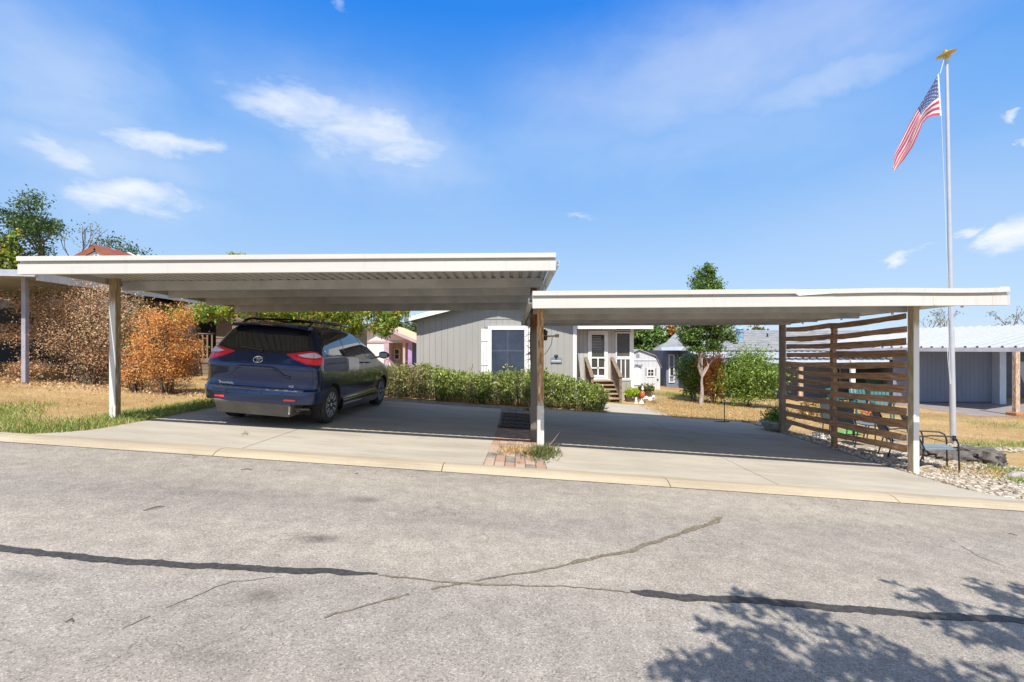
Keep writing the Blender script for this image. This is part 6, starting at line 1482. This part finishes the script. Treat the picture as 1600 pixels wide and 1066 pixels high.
# shepherd hook
X, Y = GP(1132, 660); sk_ = thing('garden_hook', 'thin dark metal garden hook stake standing at the edge of the shade', 'stake', (X,Y,G(X,Y)))
mb = MB().tube([(X,Y,G(X,Y)-.05),(X,Y,PZ(628,Y)),(X-.02,Y,PZ(622,Y)),(X-.06,Y,PZ(621,Y)),(X-.09,Y,PZ(626,Y)),(X-.08,Y,PZ(630,Y))], .012, 6); mb.tube([(X-.30,Y-.02,G(X,Y)+.02),(X+.15,Y+.02,G(X,Y)+.02)], .012, 6); obj('stake', mb, iron, sk_)
# planters and ornaments by the porch
def pbox(name, label, pa, pb, ytop, ybot, Y, m_, leaf=None):
    x0, x1 = PX(pa,Y), PX(pb,Y); g = G((x0+x1)/2,Y); t = thing(name, label, 'planter', ((x0+x1)/2,Y,g)); zt_ = PZ(ytop,Y)
    mb = MB().hexa([(x0+.04,Y+.04,zt_-.20),(x1-.04,Y+.04,zt_-.20),(x1-.04,Y+.26,zt_-.20),(x0+.04,Y+.26,zt_-.20),(x0,Y,zt_),(x1,Y,zt_),(x1,Y+.3,zt_),(x0,Y+.3,zt_)]); obj('trough', mb, m_, t)
    for x in (x0+.08, x1-.14):
        for yy in (Y+.05, Y+.2): mb = MB().box(x,x+.06,yy,yy+.06,g-.02,zt_-.202); obj('leg', mb, m_, t)
    if leaf is not None: pp = np.array([(rnd.uniform(x0+.05,x1-.05), Y+rnd.uniform(.05,.25), zt_+abs(rnd.gauss(0,.10))) for _ in range(520)]); leafmesh('plant', pp, None, .13, leaf, t, .3, .6, kind='stuff')
    return t
drk = mat('dark_timber', (.10,.065,.045), .85, var=.2)
lf_lime = leafmat('lime_leaves', [(.25,.40,.03),(.45,.60,.05),(.62,.70,.10)], .5, .4)
pbox('planter_box', 'dark wooden planter full of lime green leaves beside the porch steps', 978, 999, 619, 630, 18.3, drk, lf_lime)
pbox('planter_box', 'dark wooden raised planter behind the orange lantern', 998, 1024, 612, 626, 19.6, drk, lf_olive)
X, Y = PX(1004,17.9), 17.9; g = G(X,Y); ln = thing('garden_lantern', 'orange globe lantern with white bird top on a thin stand by the porch', 'lantern', (X,Y,g))
mb = MB().lathe([(.02,-.15),(.06,-.13),(.085,-.04),(.08,.05),(.05,.10),(.02,.11)], 16, (X,Y,PZ(616,Y))); obj('globe', mb, mat('orange_glass', (.72,.13,.02), .25, var=.25, vscale=25, coat=.6), ln, autos=50)
mb = MB().lathe([(.03,0),(.05,.05),(.035,.09),(.025,.13),(.01,.16)], 12, (X,Y,PZ(616,Y)+.135)); obj('bird_top', mb, wht, ln, autos=50)
mb = MB()
for dx in (-.08,.08): mb.tube([(X+dx,Y,g),(X+dx,Y,PZ(616,Y)-.15)], .009, 5)
mb.tube([(X-.08,Y,PZ(616,Y)-.18),(X+.08,Y,PZ(616,Y)-.18)], .009, 5); obj('stand', mb, iron, ln)
X, Y = PX(1031,18.2), 18.2; g = G(X,Y); cg = thing('wire_cage', 'low yellowed wire garden cage on the lawn right of the planters', 'cage', (X,Y,g)); mb = MB()
for i in range(10): x = X-.22+.44*i/9; mb.tube([(x,Y,g),(x,Y,g+.42)], .007, 4); mb.tube([(x,Y+.3,g),(x,Y+.3,g+.42)], .007, 4)
for z in (.02,.22,.42): mb.tube([(X-.22,Y,g+z),(X+.22,Y,g+z),(X+.22,Y+.3,g+z),(X-.22,Y+.3,g+z),(X-.22,Y,g+z)], .008, 4)
obj('wires', mb, mat('yellowed_wire', (.42,.34,.18), .6), cg)
X, Y = PX(994,17.6), 17.6; g = G(X,Y); wo = thing('garden_ornament', 'small white stone garden figure under the lime planter box', 'ornament', (X,Y,g))
mb = MB().lathe([(.07,0),(.075,.03),(.04,.07),(.055,.11),(.035,.16),(.04,.20),(.015,.23)], 12, (X,Y,g)); obj('figure', mb, wht, wo, autos=50); mb = MB().lathe([(.09,0),(.10,.03),(.03,.12),(.0,.2)], 12, (X+.18,Y-.03,g)); obj('cone', mb, wht, wo, autos=50)
X, Y = PX(1013,18.4), 18.4; mb = MB()
for k in range(9): stone(mb, X+rnd.uniform(-.22,.25), Y+rnd.uniform(-.08,.08), G(X,Y)+.10+rnd.uniform(0,.10), .09, .8)
o = obj('white_stones', mb, wht, loc=(X,Y,G(X,Y))); tag(o, 'little heap of white stones between the orange lantern and the wire cage', 'stones', kind='stuff')
for (a, b, l_) in ((1012,604,'spiky green agave in front of the garden shed'), (978,606,'small spiky plant beside the shed door')):
    X, Y = PX(a,24), 24.0; g = G(X,Y); ag = thing('agave', l_, 'plant', (X,Y,g)); mb = MB()
    for k in range(16): t_ = 2*PI*k/16; L5 = rnd.uniform(.3,.5); d = Vector((math.cos(t_)*.7, math.sin(t_)*.7, rnd.uniform(.5,1.1))).normalized(); s5 = Vector((-math.sin(t_), math.cos(t_), 0))*.035; p0_ = Vector((X,Y,g)); mb.face([p0_-s5, p0_+s5, p0_+d*L5*.5+s5, p0_+d*L5, p0_+d*L5*.5-s5])
    obj('leaves', mb, lf_olive, ag)

# patio chairs beyond the slat screen
slg = mat('sling_fabric', (.20,.25,.27), .6, var=.1)
def chair(label, x, y, rz, fm=blk, sm=slg):
    g = G(x, y); t = thing('patio_chair', label, 'chair', (x, y, g), rz, 'metal patio chairs behind the slat screen')
    L = lambda n_, mb_, m_: obj(n_, mb_, m_, t, local=True)
    mb = MB().hexa([(-.25,-.25,.40),(.25,-.25,.40),(.25,.22,.37),(-.25,.22,.37),(-.25,-.25,.415),(.25,-.25,.415),(.25,.22,.385),(-.25,.22,.385)]); L('seat', mb, sm)
    mb = MB().hexa([(-.25,.22,.38),(.25,.22,.38),(.25,.235,.375),(-.25,.235,.375),(-.25,.42,.92),(.25,.42,.92),(.25,.435,.915),(-.25,.435,.915)]); L('backrest', mb, sm)
    for s in (-1,1):
        mb = MB().tube([(s*.27,-.28,0),(s*.27,-.27,.50),(s*.27,-.24,.59),(s*.27,-.16,.63),(s*.27,.10,.63),(s*.27,.28,.60)], .014, 8); L('arm_frame', mb, fm)
        mb = MB().tube([(s*.26,.30,0),(s*.26,.20,.38),(s*.26,.43,.94)], .014, 8); L('leg', mb, fm)
    mb = MB().tube([(-.26,.43,.94),(.26,.43,.94)], .014, 8); mb.tube([(-.27,-.27,.39),(.27,-.27,.39)], .012, 6); L('crossbar', mb, fm); return t
chair('black framed patio chair with grey sling seat just right of the front carport post', 7.64, 9.05, math.radians(66))
chair('black patio chair close behind the right half of the slat screen', 7.7, 9.9, math.radians(70))
chair('black patio chair behind the left half of the slat screen', 7.75, 11.3, math.radians(105))
chair('black patio chair seen through the slats nearest the back post', 8.1, 12.4, math.radians(130))
tb_ = thing('patio_table', 'low dark patio table behind the slat screen between the black chairs', 'table', (8.55,11.7,G(8.55,11.7)))
g = G(8.55,11.7); mb = MB().lathe([(.38,.45),(.40,.46),(.40,.475),(.38,.48),(0,.48)], 26, (8.55,11.7,g)); obj('table_top', mb, mat('table_glass', (.10,.11,.11), .15, var=.1), tb_)
for a in (0,PI/2,PI,PI*1.5): mb = MB().tube([(8.55+.34*math.cos(a),11.7+.34*math.sin(a),g),(8.55+.25*math.cos(a),11.7+.25*math.sin(a),g+.45)], .014, 6); obj('leg', mb, blk, tb_)
teal = mat('teal_paint', (.025,.13,.145), .6, var=.1); orng = mat('orange_plastic', (.70,.20,.05), .5); yelp = mat('yellow_plastic', (.75,.52,.04), .5); grnp = mat('green_plastic', (.10,.34,.06), .6); gcan = mat('dark_green_tub', (.012,.05,.03), .6)
def slatchair(label, px, Y, rz):
    x = PX(px, Y); g = G(x, Y); t = thing('slatted_chair', label, 'chair', (x, Y, g), rz, 'teal chairs under the patio roof')
    for k in range(5): mb = MB().hexa([(-.27+.11*k,.22,.36),(-.18+.11*k,.22,.36),(-.18+.11*k,.24,.35),(-.27+.11*k,.24,.35),(-.27+.11*k,.40,.92),(-.18+.11*k,.40,.92),(-.18+.11*k,.42,.92),(-.27+.11*k,.42,.92)]); obj('back_slat', mb, teal, t, local=True)
    for k in range(4): mb = MB().box(-.27,.27,-.28+.13*k,-.17+.13*k,.36,.38); obj('seat_slat', mb, teal, t, local=True)
    for s in (-1,1):
        mb = MB().box(*sorted((s*.27,s*.31)),-.28,-.22,0,.58); obj('leg', mb, teal, t, local=True); mb = MB().box(*sorted((s*.27,s*.31)),.24,.30,0,.60); obj('leg', mb, teal, t, local=True)
        mb = MB().box(*sorted((s*.24,s*.34)),-.32,.34,.58,.605); obj('armrest', mb, teal, t, local=True)
    return t
slatchair('teal slatted chair behind the screen, left of the white patio post', 1314, 18.6, .4)
slatchair('teal slatted chair behind the screen, right of the white patio post', 1347, 18.2, -.2)
slatchair('teal slatted chair nearest the front carport post, beside the orange stool', 1378, 17.2, -.5)
X, Y = PX(1358,16.2), 16.2; g = G(X,Y); os_ = thing('stool', 'small orange plastic stool among the teal chairs', 'stool', (X,Y,g)); mb = MB().box(X-.2,X+.2,Y-.15,Y+.15,g+.32,g+.37); obj('seat', mb, orng, os_, bevel=.01)
for sx in (-1,1):
    for sy in (-1,1): mb = MB().beam((X+sx*.20,Y+sy*.15,g),(X+sx*.15,Y+sy*.11,g+.32),.04,.04); obj('leg', mb, orng, os_)
X, Y = PX(1316,16.0), 16.0; g = G(X,Y); yt = thing('toy_box', 'yellow plastic crate on the ground behind the slat screen', 'crate', (X,Y,g)); mb = MB().hexa([(X-.2,Y-.15,g),(X+.2,Y-.15,g),(X+.2,Y+.15,g),(X-.2,Y+.15,g),(X-.25,Y-.18,g+.3),(X+.25,Y-.18,g+.3),(X+.25,Y+.18,g+.3),(X-.25,Y+.18,g+.3)]); obj('tub', mb, yelp, yt); mb = MB().box(X-.27,X+.27,Y-.2,Y+.2,g+.3,g+.33); obj('lid', mb, yelp, yt)
X, Y = PX(1319,13.4), 13.4; g = G(X,Y); mt_ = MB(); mt_.hexa([(X-.35,Y-.25,g+.005),(X+.4,Y-.25,g+.005),(X+.35,Y+.25,g+.005),(X-.3,Y+.25,g+.005),(X-.35,Y-.25,g+.03),(X+.4,Y-.25,g+.03),(X+.35,Y+.25,g+.03),(X-.3,Y+.25,g+.03)]); o = obj('green_mat', mt_, grnp, loc=(X,Y,g), bevel=.008); tag(o, 'bright green mat on the ground seen through the lower slats', 'mat')
X, Y = PX(1374,24.2), 24.2; g = G(X,Y); gt = thing('covered_grill', 'long dark green covered bin against the shaded patio wall', 'bin', (X,Y,g)); mb = MB().box(X-.85,X+.85,Y-.3,Y+.3,g+.25,g+1.25); obj('tub', mb, gcan, gt, bevel=.05)
mb = MB().box(X-.9,X+.9,Y-.34,Y+.34,g+1.25,g+1.33); obj('lid', mb, gcan, gt, bevel=.02); mb = MB().box(X-.7,X+.7,Y-.2,Y+.2,g,g+.25); obj('base', mb, iron, gt)
# succulents and ornaments near the patio, small pale lattice edging
lt_ = thing('lattice_edging', 'short white lattice edging standing in the rocks behind the screen', 'edging', (PX(1283,11.8),11.8,G(7.3,11.8)))
x0, x1 = PX(1269,11.8), PX(1296,11.8); g = G(x0,11.8)
for z in (0,.07,.14): mb = MB().box(x0,x1,11.79,11.81,g+z,g+z+.022); obj('rail', mb, wht, lt_)
for k in range(6): x = lerp(x0,x1-.02,k/5); mb = MB().box(x,x+.022,11.775,11.789,g,g+.165); obj('picket', mb, wht, lt_)
for (a, Y, s, m_, l_) in ((1305,15.5,.35,lf_green,'grey green leafy plant behind the left half of the slat screen'), (1262,16.5,.30,lf_straw,'straw coloured clump of dry plant behind the slats by the back post')):
    X = PX(a,Y); g = G(X,Y); t = thing('garden_plant', l_, 'plant', (X,Y,g)); p, q = blobpts(900, (X,Y,g+s), (s*1.1,s,s), .3, cs=.3); leafmesh('foliage', p, q, .14, m_, t, .5, .2, kind='stuff')
    mb = MB()
    for k in range(6): mb.tube([(X,Y,g-.02),(X+rnd.uniform(-s,s)*.7,Y+rnd.uniform(-s,s)*.5,g+s*1.3)], [.012,.004], 4)
    obj('stems', mb, bark, t)
